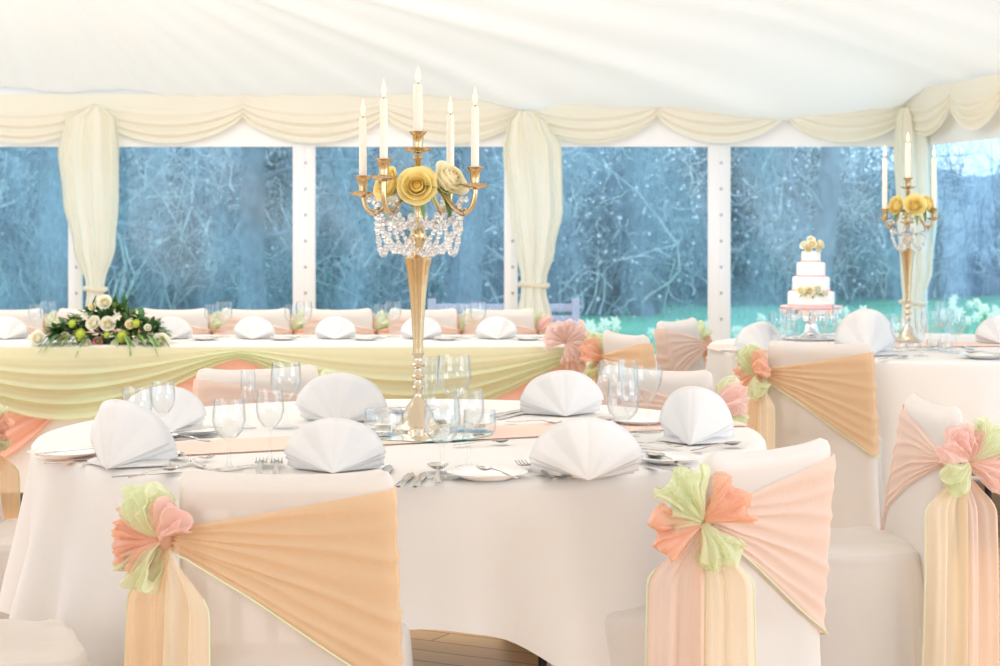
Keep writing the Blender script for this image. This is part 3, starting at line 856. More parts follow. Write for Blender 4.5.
glass_at('goblet', 286, 428, 66, 'big wine glass beside the wide fan napkin', gG)
glass_at('goblet', 442, 478, 80, 'large goblet standing right in front of the candelabra base', gG)
glass_at('wine', 469, 468, 79, 'slim wine glass close beside the large goblet at the candelabra', gG)
glass_at('goblet', 454, 428, 73, 'tall wine glass behind the candelabra goblets', gG)
glass_at('flute', 430, 425, 68, 'champagne flute partly hidden by the candelabra stem', gG, cat='champagne flute')
glass_at('goblet', 623, 452, 72, 'goblet between the two fan napkins by the far white chair', gG)
glass_at('wine', 611, 428, 68, 'wine glass standing behind the goblet by the far napkin', gG)
glass_at('cone', 648, 432, 66, 'cone-bowled wine glass before the far chair with the pink bow', gG)
glass_at('flute', 628, 436, 76, 'champagne flute squeezed between the goblet and cone-bowled glass', gG, cat='champagne flute')

def knife_mesh():
    out = [(-.10, .006), (-.095, .009), (-.03, .0075), (.0, .006), (.005, .0085), (.06, .010), (.095, .008), (.112, .001)]
    mb = MB(); vs = []; n = len(out)
    for y, w in out:
        t = .0028 if y < 0 else .0012
        vs += [(-w, y, t), (0, y, t*1.7), (w*.9, y, t), (0, y, 0.0)]
    fs = []
    for i in range(n-1):
        for k in range(4):
            a = i*4+k; b = i*4+(k+1) % 4; fs.append((a, b, b+4, a+4))
    fs += [(3, 2, 1, 0), tuple(range(4*n-4, 4*n))]
    return mb.add(vs, fs)
def strip(mb, pts):                        # pts: (y, half width, z)
    vs = []
    for y, w, z in pts: vs += [(-w, y, z), (0, y, z+.0022), (w, y, z), (0, y, z-.0012)]
    fs = []
    for i in range(len(pts)-1):
        for k in range(4):
            a = i*4+k; b = i*4+(k+1) % 4; fs.append((a, b, b+4, a+4))
    fs += [(3, 2, 1, 0), tuple(range(4*len(pts)-4, 4*len(pts)))]
    return mb.add(vs, fs)
def fork_mesh():
    mb = strip(MB(), [(-.10, .003, .002), (-.096, .008, .002), (-.06, .006, .003), (-.01, .003, .010), (.03, .0035, .012), (.045, .010, .009), (.058, .012, .006)])
    for k in range(4):
        x = -.0095+k*.0063; st = len(mb.v)
        strip(mb, [(.056, .0019, .006), (.08, .0017, .004), (.103, .0006, .009)])
        mb.xform(Matrix.Translation((x, 0, 0)), st)
    return mb
def spoon_mesh():
    mb = strip(MB(), [(-.10, .003, .002), (-.096, .008, .002), (-.06, .006, .003), (-.01, .003, .010), (.035, .0035, .012), (.046, .006, .008)])
    def fn(u, v):
        a = 2*PI*u; r = math.sin(v*PI/2)
        return (.0195*r*math.cos(a), .074+.031*r*math.sin(a), .002+.010*r*r)
    mb.grid(24, 7, fn, wrap=True)
    return mb
CM = {'knife': knife_mesh, 'fork': fork_mesh, 'spoon': spoon_mesh}
def cutlery(kind, x0, y0, x1, y1, label, group, z=.7535, ln=None):
    """from the handle end (x0,y0) to the tip (x1,y1)"""
    a = onz(x0, y0, z); b = onz(x1, y1, z); d = b-a
    me = mkey(kind, CM[kind], 'steel'); L = .21
    sc = max(.75, min(1.25, d.length/L)) if ln is None else ln
    o = inst(kind, me, None, (a+b)/2, math.atan2(-d.x, d.y), sc)
    o.location.z = z+.0015
    return tag(o, label, kind, group)
gC = 'cutlery on the near round table'
cutlery('knife', 118, 478, 172, 474, 'table knife lying in front of the napkin at the left rim', gC)
cutlery('spoon', 128, 479, 178, 471, 'spoon beside the knife in front of the left rim napkin', gC)
cutlery('knife', 54, 464, 100, 462, 'knife beside the left rim napkin, near the plate', gC)
cutlery('spoon', 205, 468, 170, 457, 'spoon pointing at the left rim napkin from the goblet', gC)
cutlery('fork', 178, 467, 212, 459, 'fork beside the goblet behind the front chair', gC)
cutlery('knife', 205, 472, 244, 467, 'knife at the foot of the goblet behind the front chair', gC)
cutlery('fork', 258, 480, 262, 462, 'first fork between the goblet and the napkin behind the front chair', gC)
cutlery('fork', 275, 480, 277, 462, 'second fork, touching the napkin behind the front chair', gC)
cutlery('knife', 168, 440, 212, 436, 'knife beside the half hidden far napkin', gC)
cutlery('spoon', 210, 442, 168, 438, 'spoon beside the half hidden far napkin', gC)
cutlery('knife', 378, 486, 391, 464, 'knife leading from the napkin towards the glass mirror', gC)
cutlery('knife', 398, 489, 412, 474, 'first knife handle at the front rim by the sashed chair', gC)
cutlery('knife', 415, 489, 424, 474, 'second knife handle at the front rim, beside the spoon', gC)
cutlery('spoon', 437, 489, 438, 466, 'round spoon at the front rim before the goblet', gC)
cutlery('spoon', 462, 446, 500, 444, 'bluish spoon resting at the edge of the mirror disc', gC)
cutlery('fork', 570, 487, 508, 461, 'fork with its tines near the side plate at the front rim', gC)
cutlery('fork', 584, 486, 522, 459, 'fork closest to the large front napkin', gC)
cutlery('fork', 505, 423, 562, 425, 'fork before the far napkin at the peach skirt', gC)
cutlery('knife', 490, 417, 522, 410, 'first knife at the far rim behind the candelabra glasses', gC)
cutlery('knife', 497, 419, 528, 412, 'second knife at the far rim behind the candelabra glasses', gC)
cutlery('knife', 640, 450, 700, 455, 'knife in front of the chair with the big peach bow', gC)
cutlery('fork', 640, 444, 678, 449, 'fork by the napkin near the big peach bow', gC)
cutlery('spoon', 690, 452, 740, 446, 'spoon at the right rim behind the blush-sashed chair', gC)
cutlery('spoon', 600, 436, 606, 420, 'spoon standing out beside the far napkin and goblet', gC)
cutlery('spoon', 690, 470, 650, 458, 'spoon pointing to the large front napkin', gC)
cutlery('knife', 690, 476, 645, 466, 'knife lying next to the large front napkin', gC)
def plate_mesh(): return MB().lathe([(.0001, .004), (.045, .004), (.050, .0), (.055, .002), (.088, .014), (.090, .0155), (.087, .0165), (.056, .007), (.0001, .006)], 48)
def plate(x, y, label, group, z=.7525, sc=1., p=None):
    o = inst('side_plate', mkey('side_plate', plate_mesh, 'china'), None, p or onz(x, y, z), 0, sc)
    return tag(o, label, 'plate', group)
gP = 'side plates on the near round table'
plate(487, 478, 'white side plate with a spoon at the front rim', gP)
cutlery('spoon', 520, 480, 478, 471, 'spoon lying across the front rim side plate', gC, z=.770)
plate(66, 457, 'white side plate with a knife at the left end of the table', gP)
cutlery('knife', 40, 455, 88, 450, 'knife lying on the left end side plate', gC, z=.770)
plate(192, 434, 'white side plate beside the half hidden napkin', gP, sc=.9)
cutlery('knife', 176, 433, 206, 429, 'knife lying on the plate beside the half hidden napkin', gC, z=.768)
plate(412, 412, 'white side plate on the far rim behind the candelabra base', gP, sc=.9)
cutlery('knife', 394, 409, 428, 407, 'knife on the far plate behind the candelabra base', gC, z=.768)
plate(640, 424, 'white side plate behind the cone-bowled glass', gP, sc=.9)
plate(668, 462, 'white side plate between the large napkin and the big bow', gP, sc=.9)

# ------------------------------------------------------------------ candelabra, candles, roses
def rose_mesh(seed=1):
    r = random.Random(seed); mb = MB()
    def petal(R, h, az, open_, w, close=0.):
        def fn(u, v):
            s = (u-.5)*w; k = v; e = abs(u-.5)*2
            rad = R*(.30+.70*math.sin(min(1, k*1.25)*PI/2))*(1-close*k*k*k)+open_*k**3*R*(1-.3*e*e)+.035*(u-.5)
            z = h*(k-.30*k**4*open_)-.14*h*e**3*k+.03*h*k*math.sin(5*s+seed+az)
            a = az+s
            return (rad*math.cos(a), rad*math.sin(a), z)
        mb.grid(11, 9, fn)
    for i in range(3): petal(.20, 1.04, i*2.1, 0, 2.6, .35)
    for i in range(4): petal(.36, 1.02, i*1.6+.4, .02, 2.2, .22)
    for i in range(4): petal(.50, .98, i*1.57+.1, .10, 2.1, .08)
    for i in range(5): petal(.64, .90, i*1.256+.7, .26, 1.8)
    for i in range(5): petal(.76, .76, i*1.256+.1+seed, .42, 1.7)
    mb.grid(12, 5, lambda u, v: (.5*math.sin(v*PI/2)*math.cos(2*PI*u), .5*math.sin(v*PI/2)*math.sin(2*PI*u), -.12+.15*v*v), wrap=True)
    return mb
def rose_heart():
    mb = MB()
    for i in range(6):
        def fn(u, v):
            s = (u-.5)*3.2; rad = (.045+.036*i)*(1.15-.15*v)+.03*(u-.5); a = i*2.3+s
            return (rad*math.cos(a), rad*math.sin(a), .35+(.73-.035*i)*v-.06*(abs(u-.5)*2)**2*v)
        mb.grid(12, 6, fn)
    mb.ball((0, 0, .66), .26, 12, 8, (1, 1, 1.0))
    return mb
def rose_obj(parent, p, R, dirv, mat, name='rose', seed=1):
    me = mkey('rose%d' % seed, lambda: rose_mesh(seed), mat)
    o = inst(name, me, parent, p)
    o.rotation_euler = Vector(dirv).to_track_quat('Z', 'Y').to_euler(); o.scale = (R, R, R)
    return o
def leafblade(mb, p, d, ln, w, up=(0, 0, 1), droop=.3):
    p = Vector(p); d = Vector(d).normalized(); s = d.cross(Vector(up)); s = s.normalized() if s.length > .01 else Vector((1, 0, 0)); nn = s.cross(d)
    vs = []; k = 6
    for i in range(k+1):
        t = i/k; ww = w*math.sin(PI*min(.98, .06+t*.94))**.8*.5; c = p+d*ln*t+Vector((0, 0, -droop*ln*t*t))
        vs += [c-s*ww+nn*ww*.3, c, c+s*ww+nn*ww*.3]
    fs = []
    for i in range(k):
        a = i*3; fs += [(a, a+1, a+4, a+3), (a+1, a+2, a+5, a+4)]
    mb.add(vs, fs)
def candelabra(label, base, sc, arms, cen_z, rz=0, beads=True):
    """arms: (angle, radius, cup rim height); heights in metres above the base at scale 1"""
    t = thing('candelabra', label, 'candelabra', base, rz, None, sc)
    G = 'champagne'
    MB().lathe([(.070, 0), (.070, .006), (.060, .010), (.056, .018), (.046, .026), (.042, .040), (.034, .056), (.026, .070), (.018, .080), (.0165, .084)], 32).obj('foot', G, t)
    zq = lambda P: [(r_, interp_lin([(0, 0), (.10, .083), (.262, .208), (.56, .462), (.58, .49), (.70, .60), (2, 1.9)], z_)) for r_, z_ in P]
    MB().lathe(zq([(.0165, .098), (.011, .108), (.010, .125), (.016, .135), (.017, .142), (.011, .150), (.010, .165), (.017, .172), (.018, .180), (.012, .188), (.010, .205), (.018, .213), (.019, .220), (.013, .228), (.011, .245), (.016, .254), (.016, .262)]), 24).obj('baluster', G, t)
    MB().lathe(zq([(.0135, .26), (.014, .30), (.018, .38), (.024, .46), (.031, .525), (.036, .548), (.037, .556), (.030, .560), (.015, .566), (.010, .58)]), 32).obj('tapered_stem', 'gold', t)
    MB().lathe([(.012, .488), (.020, .505), (.024, .52), (.018, .535), (.011, .55), (.010, .60), (.016, .612), (.012, .625), (.009, .64), (.009, cen_z-.075), (.014, cen_z-.07), (.010, cen_z-.062)], 24).obj('centre_shaft', 'gold', t)
    def cup(x, y, z, nm='candle_cup', big=1.):
        return MB().lathe([(.004*big, -.060), (.028*big, -.052), (.036*big, -.046), (.037*big, -.0435), (.020*big, -.046), (.012*big, -.042), (.013*big, -.030), (.014*big, -.012), (.022*big, -.002), (.024*big, .0), (.018*big, .001), (.012*big, -.004), (.0115*big, -.02), (.0001, -.02)], 24, (x, y, z)).obj(nm, 'gold', t)
    cup(0, 0, cen_z, 'candle_cup', 1.05)
    zj = .572
    for ang, r, z in arms:
        c, s = math.cos(ang), math.sin(ang)
        prof = [(.010, zj+.075), (.030, zj+.092), (.052, zj+.085), (r*.45, zj+.055), (r*.62, zj+.022), (r*.80, zj+.006), (r*.94, zj+.022), (r*1.0, zj+.055), (r, z-.056)]
        pts = []
        for k in range(len(prof)-1):          # smooth the arm through its control points
            p0, p1, p2, p3 = prof[max(0, k-1)], prof[k], prof[k+1], prof[min(len(prof)-1, k+2)]
            for q in range(4):
                t_ = q/4.
                cr = [.5*((2*p1[i])+(-p0[i]+p2[i])*t_+(2*p0[i]-5*p1[i]+4*p2[i]-p3[i])*t_*t_+(-p0[i]+3*p1[i]-3*p2[i]+p3[i])*t_**3) for i in (0, 1)]
                pts.append((cr[0]*c, cr[0]*s, cr[1]))
        pts.append((r*c, r*s, z-.054))
        MB().tube(pts, .0072, 10).obj('arm', 'gold', t)
        cup(r*c, r*s, z)
    if beads:
        ends = [(ang, r) for ang, r, z in arms]
        ends.sort(); E = []
        for ang, r in ends: E.append(Vector((r*.78*math.cos(ang), r*.78*math.sin(ang), zj+.012)))
        n = len(E)
        cen = lambda i, z: Vector((.022*math.cos(ends[i][0]), .022*math.sin(ends[i][0]), z))
        pairs = [(E[i], E[(i+1) % n], .115) for i in range(n)]+[(E[i], cen(i, .515), .07) for i in range(n)]+[(E[i], cen(i, .55), .02) for i in range(n)]+[(E[i]+Vector((0, 0, .03)), cen((i+1) % n, .57), .05) for i in range(n)]
        for a, b, sag in pairs:
            mb = MB(); L = (a-b).length+sag*1.2; k = max(5, int(L/.0125))
            for i in range(k+1):
                q = i/k; p = a.lerp(b, q)-Vector((0, 0, sag*4*q*(1-q)))
                mb.ball(p, .0068 if i % 3 else .0092, 8, 6)
            mb.obj('crystal_swag', 'crystal', t)
        for e in E:
            mb = MB()
            for q in range(13):
                rr_ = .020*rnd.uniform(.3, 1)
                mb.ball(Vector((e.x*(1-.02*q), e.y*(1-.02*q), e.z))+Vector((rnd.uniform(-1, 1)*rr_, rnd.uniform(-1, 1)*rr_, .03-q*.006)), .0085, 8, 6)
            mb.obj('crystal_cluster', 'crystal', t)
    return t
def candle(p, h, r, label, group):
    t = thing('candle', label, 'candle', p, 0, group)
    MB().lathe([(r*1.0, 0), (r*.97, h*.5), (r*.93, h-.004), (r*.8, h-.0005), (r*.3, h-.002), (.0001, h-.003)], 20).obj('wax', 'wax', t)
    MB().tube([(0, 0, h-.004), (.0005, 0, h+.006), (.001, 0, h+.010)], .0012, 6).obj('wick', 'wick', t)
    k = r/.0105; hf = .046*(h/.155)**.5
    MB().lathe([(.0005, h+.004), (.0035*k, h+.009), (.0062*k, h+.018), (.0058*k, h+.026), (.0032*k, h+.037), (.0012*k, h+.004+hf*.9), (.0001, h+.004+hf)], 14).obj('flame', 'flame', t)
    return t
dA = 5.0; kA = dA/F
bA = Vector(((418-500)*kA, dA, .757))
zA = lambda y: HC-(y-HY)*kA-.757
arms = [(math.radians(-30), .177, zA(168)), (math.radians(60), .165, zA(171)), (math.radians(150), .177, zA(175)), (math.radians(240), .165, zA(160.5))]
cz = zA(131.5)
candelabra('tall gold candelabra with crystal strings on the near round table', bA, 1., arms, cz)
gL = 'lit candles in the near gold candelabra'
labs = ['lit ivory candle on the candelabra arm nearest the middle curtain', 'lit ivory candle rising behind the cream rose of the near candelabra', 'lit ivory candle on the near candelabra, outermost on the flower side', 'lit ivory candle on the near candelabra between outermost and middle']
for (ang, r, z), lab, top in zip(arms, labs, (108.5, 112, 116, 102)):
    h = (zA(top)-z)+.012
    candle(bA+Vector((r*math.cos(ang), r*math.sin(ang), z-.012)), h, .0108, lab, gL)
candle(bA+Vector((0, 0, cz-.012)), zA(84)-cz+.012, .0132, 'thicker lit middle candle of the near candelabra, the tallest', gL)
def rose_thing(p, R, d, mat, label, seed=1, leaf=True):
    t = thing('rose', label, 'rose', p, 0, 'roses on the candelabra')
    b_ = rose_obj(t, (0, 0, 0), R, d, mat, 'bloom', seed)
    inst('heart', mkey('rose_heart', rose_heart, 'rose_heart'), b_)
    if leaf:
        mb = MB(); dd = Vector(d); 
        for q in range(3):
            a = q*2.1+seed; leafblade(mb, (0, 0, 0), (math.cos(a)*.8, -.3, math.sin(a)*.8-.5), R*1.35, R*.5)
        mb.obj('leaves', 'leaf_light', t)
ra = lambda x, y, dy: Vector(((x-500)*kA, dA+dy, HC-(y-HY)*kA))
rose_thing(ra(418, 189, -.060), .050, (.02, -1, .22), 'rose_yellow', 'open yellow rose at the front of the near candelabra', 1)
rose_thing(ra(395, 187, -.03), .047, (-.75, -.6, .3), 'rose_yellow', 'yellow rose tucked behind the front one, flower side, near candelabra', 2)
rose_thing(ra(444, 186, -.035), .054, (.7, -.5, .62), 'rose_cream', 'pale cream rose of the near candelabra facing the middle curtain', 3)
rose_thing(ra(420, 186, .045), .046, (.1, .95, .3), 'rose_yellow', 'yellow rose at the back of the near candelabra', 4)

dB = 8.55; kB = dB/F
bB = Vector(((908-500)*kB, dB, .757)); zB = lambda y: HC-(y-HY)*kB-.757
sB = .9
arB = [(math.radians(180+14), .128, zB(209)/sB), (math.radians(-14), .128, zB(209)/sB), (math.radians(76), .12, zB(209)/sB), (math.radians(256), .12, zB(213)/sB)]
czB = zB(178)/sB
candelabra('smaller-looking gold candelabra with crystals on the cake table', bB, sB, arB, czB)
gL2 = 'lit candles in the cake table candelabra'
for (ang, r, z), lab, top in zip(arB[:2], ('lit candle on the cake table candelabra, on its cake side', 'lit candle on the cake table candelabra, on its side away from the cake'), (158, 158)):
    p = bB+Vector((r*math.cos(ang)*sB, r*math.sin(ang)*sB, z*sB-.01)); candle(p, zB(top)-z*sB+.01, .012, lab, gL2)
candle(bB+Vector((0, 0, czB*sB-.01)), zB(143)-czB*sB+.01, .013, 'lit middle candle of the cake table candelabra', gL2)
rB = lambda x, y, dy: Vector(((x-500)*kB, dB+dy, HC-(y-HY)*kB))
rose_thing(rB(911, 207, -.06), .05, (.0, -1, .35), 'rose_yellow', 'yellow rose at the front of the cake table candelabra', 5)
rose_thing(rB(899, 207, -.02), .045, (-.8, -.5, .3), 'rose_yellow', 'yellow rose on the cake side of the cake table candelabra', 6)
rose_thing(rB(922, 206, -.02), .045, (.8, -.5, .3), 'rose_yellow', 'yellow rose on the window side of the cake table candelabra', 7)

mt = thing('mirror_plate', 'round glass-edged mirror under the near candelabra', 'mirror', (bA.x+.02, bA.y-.06, .7535))
MB().lathe([(.0001, .0005), (.178, .0005), (.180, .0015), (.180, .0034)], 64).obj('glass_rim', 'glass_edge', mt)
MB().lathe([(.0001, .0038), (.1775, .0038), (.1795, .0034)], 64).obj('mirror_face', 'mirror', mt)
gV = 'glass candle holders round the candelabra'
def votive(p, label, group, sc=1.):
    t = thing('glass_votive', label, 'candle holder', p, 0, group, sc)
    inst('holder', cached('g_votive', lambda: MB().lathe([(max(r, .0001), z) for r, z in glass_prof('votive')], 32).mesh('holder', 'glass')), t)
    MB().lathe([(.019, .011), (.019, .026), (.0001, .026)], 16).obj('tealight', 'wax', t)
votive(Vector((bA.x-.085, bA.y-.10, .7575)), 'chunky glass tealight holder beside the front napkin and candelabra', gV)
votive(Vector((bA.x+.165, bA.y-.04, .7575)), 'glass tealight holder on the mirror behind the slim wine glass', gV, .85)
votive(Vector((bA.x+.06, bA.y+.06, .7575)), 'glass tealight holder on the mirror behind the candelabra', gV, .85)
mb = MB(); 
peb = 0
for q in range(26):
    a = q*2.4; r = .078+.03*((q*37) % 10)/10.
    p = Vector((bA.x+r*math.cos(a), bA.y+r*math.sin(a), .7575+.007))
    if abs(p.x-(bA.x-.085)) < .062 and abs(p.y-(bA.y-.10)) < .062: continue
    if abs(p.x-(bA.x+.06)) < .055 and abs(p.y-(bA.y+.06)) < .055: continue
    tag(inst('glass_pebble', cached('pebble', lambda: MB().ball((0, 0, 0), .011, 9, 6, (1, .85, .62)).mesh('glass_pebble', 'crystal')), None, p, a), 'clear glass pebble scattered on the candelabra mirror', 'pebble', 'glass pebbles on the mirror')

# ------------------------------------------------------------------ top table
TZ = .75; TY0, TY1 = 8.42, 9.17; TX0, TX1 = -4.6, .375
tt = thing('trestle_table', 'long top table under white cloth before the windows', 'table', ((TX0+TX1)/2, (TY0+TY1)/2, 0))
hw, hd = (TX1-TX0)/2-.03, (TY1-TY0)/2-.03
MB().box((-hw, -hd, .712), (hw, hd, .742), .004).obj('tabletop', 'plywood', tt)
for sx in (-hw+.2, -.9, .9, hw-.2):
    for sy in (-hd+.12, hd-.12): MB().tube([(sx, sy, 0), (sx, sy, .714)], .015, 8).obj('leg', 'dark_metal', tt)
def topcloth():
    mb = MB(); peri = []
    rc = .02
    def ring(off, z, wav):
        out = []
        segs = [((TX0, TY0), (TX1, TY0), 160), ((TX1, TY0), (TX1, TY1), 24), ((TX1, TY1), (TX0, TY1), 80), ((TX0, TY1), (TX0, TY0), 24)]
        for (a, b, n) in segs:
            for i in range(n):
                q = i/n; x = lerp(a[0], b[0], q); y = lerp(a[1], b[1], q)
                nx = (b[1]-a[1]); ny = -(b[0]-a[0]); l = math.hypot(nx, ny); nx /= l; ny /= l
                w = wav*(math.sin(x*17+y*11)+.5*math.sin(x*31+1))
                out.append((x+nx*(off+w), y+ny*(off+w), z))
        return out
    rings = [ring(-.012, TZ, 0), ring(-.002, TZ-.004, 0), ring(.002, TZ-.015, 0)]+[ring(.004+.02*k, TZ-.03-k*(TZ-.12), .012*k) for k in [i/12. for i in range(13)]]
    n = len(rings[0]); vs = [p for r in rings for p in r]; fs = [tuple(range(n))]
    for j in range(len(rings)-1):
        for i in range(n): fs.append((j*n+i, j*n+n+i, j*n+n+(i+1) % n, j*n+(i+1) % n))
    return mb.add(vs, fs)
tag(topcloth().obj('tablecloth', 'linen'), 'long white tablecloth falling to the floor on the top table', 'tablecloth')
X = lambda px: (px-500)*TY0/F
def drape(p0, p1, top, drop, gath, seed, mat, name, label, cat, group, dep, nf=6, bex=.9):
    o = swag((X(p0), TY0-dep, 0), (X(p1), TY0-dep, 0), top, drop, gath, (0, -1, 0), seed, nf, .014, 60, 50, .12, bex).obj(name, mat)
    return tag(o, label, cat, group)
for i, (a, b, lab) in enumerate(((-595, -250, 'coral organza skirt swag far beyond the flower end of the top table'), (-250, 98, 'coral organza swag below the flower arrangement, away from the candelabra'), (98, 440, 'coral organza swag on the top table skirt between flowers and candelabra'))):
    drape(a, b, TZ-.012, .60, .05, 40+i, 'organza_coral', 'skirt_swag', lab, 'table swag', 'coral swags on the top table', .028)
o = swag((X(440), TY0-.028, 0), (X(586), TY0-.028, 0), TZ-.012, .60, .64, (0, -1, 0), 44, 6, .012, 40, 50, .12, .9).obj('skirt_swag', 'organza_coral')
tag(o, 'coral organza swag falling at the end of the top table', 'table swag', 'coral swags on the top table')
for i, (a, b, lab) in enumerate(((-450, -105, 'yellow-green organza swag beyond the flower end of the top table'), (-105, 240, 'yellow-green organza swag hanging under the flower arrangement'), (240, 583, 'yellow-green organza swag passing behind the gold candelabra stem'))):
    drape(a, b, TZ-.004, .31, .055, 60+i, 'organza_lime', 'skirt_swag', lab, 'table swag', 'green swags on the top table', .062, 5, 1.55)
bw = thing('organza_bow', 'frothy pink organza bow at the end corner of the top table', 'bow', (X(565), TY0-.10, TZ+.02))
for i, (ad, ln) in enumerate(((165, .13), (120, .13), (70, .13), (20, .15), (-25, .16), (-70, .12), (45, .09), (145, .09))):
    l = inst('loop', loop_mesh(60+i*1.3, math.radians(ad), ln, .7).mesh('loop', 'organza_pale'), bw, (0, 0, 0)); l.rotation_euler = (0, 0, PI/4); l.scale = (.72, .72, .72)
def end_tail(u, v): return (lerp(-.0, .115, u)*(.5+.5*min(1, v*3))+.0, -.008-.012*math.sin(u*16+v*2), -.02-v*.62)
MB().grid(24, 20, end_tail).obj('bow_tail', 'organza_pale', bw)
# seats of the top table
seats = [5, 88, 170, 252, 335, 420, 497]
names = ['at the far end of the top table', 'behind the flower arrangement', 'just beyond the flower arrangement', 'beneath the window left of the white post', 'in front of the white window post', 'behind the gold candelabra stem', 'nearest the end of the top table']
dT = 10.08; kT = dT/F
for px_, nm in zip(seats, names):
    cht = chair('white-covered chair with peach bow '+nm, ((px_+3-500)*kT, dT-.0), (0, -1), 'organza_blush', 'b' if px_ != 497 else 'c', gT, tails=False, edging=False); cht.scale = (.88, 1, 1)
    if px_ != 88: napkin(px_, 337, .05*((px_ % 3)-1), 'white fan napkin '+nm+', before the chair', 'fan napkins on the top table', .80, .752, Vector(((px_-500)*8.78/F, 8.78, .752)))
gTG = 'wine glasses on the top table'
for px_, nm in ((42, 'behind the flower arrangement'), (218, 'beneath the window left of the white post'), (298, 'in front of the white window post'), (387, 'behind the gold candelabra stem'), (472, 'nearest the end of the top table')):
    for k, (dx, dy, kind, w) in enumerate(((-7, -.05, 'wine', 'smaller'), (6, .06, 'goblet', 'larger'))):
        d = 8.9+dy
        glassware(kind, Vector(((px_+dx-500)*d/F, d, .752)), w+' wine glass of a pair '+nm, gTG, .95 if k == 0 else 1.0)
for px_, nm in ((205, 'left of the flower gap'), (283, 'between the two swag peaks'), (366, 'beside the candelabra stem'), (446, 'right of the candelabra stem'), (528, 'next to the pink bow')):
    p = Vector(((px_-500)*8.75/F, 8.75, .7525))
    plate(0, 0, 'small white side plate on the top table '+nm, 'side plates on the top table', p=p, sc=.72)
    o = tag(inst('knife', mkey('knife', knife_mesh, 'steel'), None, p+Vector((.0, -.02, .0125)), 1.4, .8), 'table knife lying on the top table plate '+nm, 'knife', 'knives on the top table plates')

# flower arrangement
fa = thing('flower_arrangement', 'long low arrangement of cream roses and greenery on the top table', 'flowers', ((108-500)*8.55/F, 8.55, .753))
rf = random.Random(21); kF = 8.55/F
MB().box((-.14, -.045, 0), (.14, .05, .022), .01).obj('tray', 'leaf', fa)
mb = MB(); ml = MB()
for i in range(420):
    a = rf.uniform(0, 2*PI); rr = rf.uniform(0, 1)**.5
    x = .25*rr*math.cos(a); y = .0+.075*rr*math.sin(a); z = .03+.15*(1-(abs(x)/.28)**1.1)*rf.uniform(.25, 1)
    d = Vector((x*2.6+rf.gauss(0, .35), y*5+rf.gauss(-.25, .4), rf.uniform(-.1, .7)))
    leafblade(mb if i % 3 else ml, (x, y, z), d, rf.uniform(.04, .085), rf.uniform(.018, .034), droop=.25)
for i in range(36):                       # palm-like fronds drooping over the table edge
    sx = rf.choice((-1, 1)); x = sx*rf.uniform(.04, .24); d = Vector((sx*rf.uniform(.2, 1.1), -rf.uniform(.5, 1), rf.uniform(-.05, .15)))
    leafblade(ml if i % 2 else mb, (x, -.085, .045), d, rf.uniform(.10, .19), .012, droop=.55)
for i in range(22):
    sx = rf.choice((-1, 1)); leafblade(ml, (sx*.18, -.03, .05), (sx*1, rf.uniform(-.6, .2), rf.uniform(0, .3)), rf.uniform(.1, .17), .012, droop=.25)
for i in range(8): leafblade(mb, (rf.uniform(-.08, .08), 0, .14), (rf.gauss(0, .35), -.1, 1), rf.uniform(.06, .1), .022, droop=0)
for i in range(220):
    x = rf.uniform(-.27, .27); d = Vector((x*2+rf.gauss(0, .5), rf.uniform(-1, -.3), rf.uniform(-.15, .6)))
    leafblade(mb if i % 3 else ml, (x*.85, rf.uniform(-.085, -.03), rf.uniform(.012, .075)), d, rf.uniform(.035, .065), rf.uniform(.018, .03), droop=.2)
mb.obj('dark_foliage', 'leaf', fa); ml.obj('light_foliage', 'leaf_light', fa)
fl = lambda x, y, dy=-.06: Vector(((x-108)*kF, dy, HC-(y-HY)*kF-.753))
for i, (x, y, R, m) in enumerate(((108, 303, .034, 'rose_white'), (100, 323, .034, 'rose_white'), (113, 324, .035, 'rose_white'), (45, 338, .036, 'rose_white'), (165, 341, .037, 'rose_white'), (92, 344, .027, 'rose_white'), (134, 324, .022, 'rose_cream'), (70, 336, .02, 'rose_cream'), (120, 343, .018, 'rose_white'), (83, 318, .018, 'rose_cream'), (96, 307, .018, 'rose_cream'), (152, 327, .017, 'rose_white'))):
    cr_ = rose_obj(fa, fl(x, y, -.105 if y > 318 else -.06), R, (rf.uniform(-.3, .3)+(x-108)*.006, -1, .5), m, 'cream_rose', 1+i % 4)
    inst('heart', mkey('rose_heart', rose_heart, 'rose_yellow'), cr_)
for x, y in ((102, 341), (146, 335)): rose_obj(fa, fl(x, y, -.085), .022, (.1, -1, .3), 'bloom_pink', 'pink_rose', 2)
for x, y, R in ((86, 333, .030), (127, 335, .031), (78, 322, .021), (141, 322, .021), (112, 333, .018)):
    m2 = MB()
    for k in range(120):
        t = k/120.; th = math.acos(1-2*t); ph = k*2.39996
        d = Vector((math.cos(ph)*math.sin(th), math.sin(ph)*math.sin(th), math.cos(th))); leafblade(m2, d*R*.55, d, R*.5, R*.22, up=(.3, .2, 1), droop=0)
    m2.ball((0, 0, 0), R*.72, 12, 8); m2.obj('green_chrysanthemum', 'bloom_lime', fa, fl(x, y, -.115))
for i, (x, y) in enumerate(((65, 338), (75, 345), (140, 340), (138, 346), (122, 315), (155, 335), (90, 315))):
    m2 = MB()
    for q in range(6):
        a = q*PI/3; leafblade(m2, (0, 0, 0), (math.cos(a), -.6, math.sin(a)), .026, .014, up=(0, -1, 0), droop=0)
    m2.obj('small_lily', 'rose_cream' if i % 2 else 'rose_white', fa, fl(x, y, -.095))

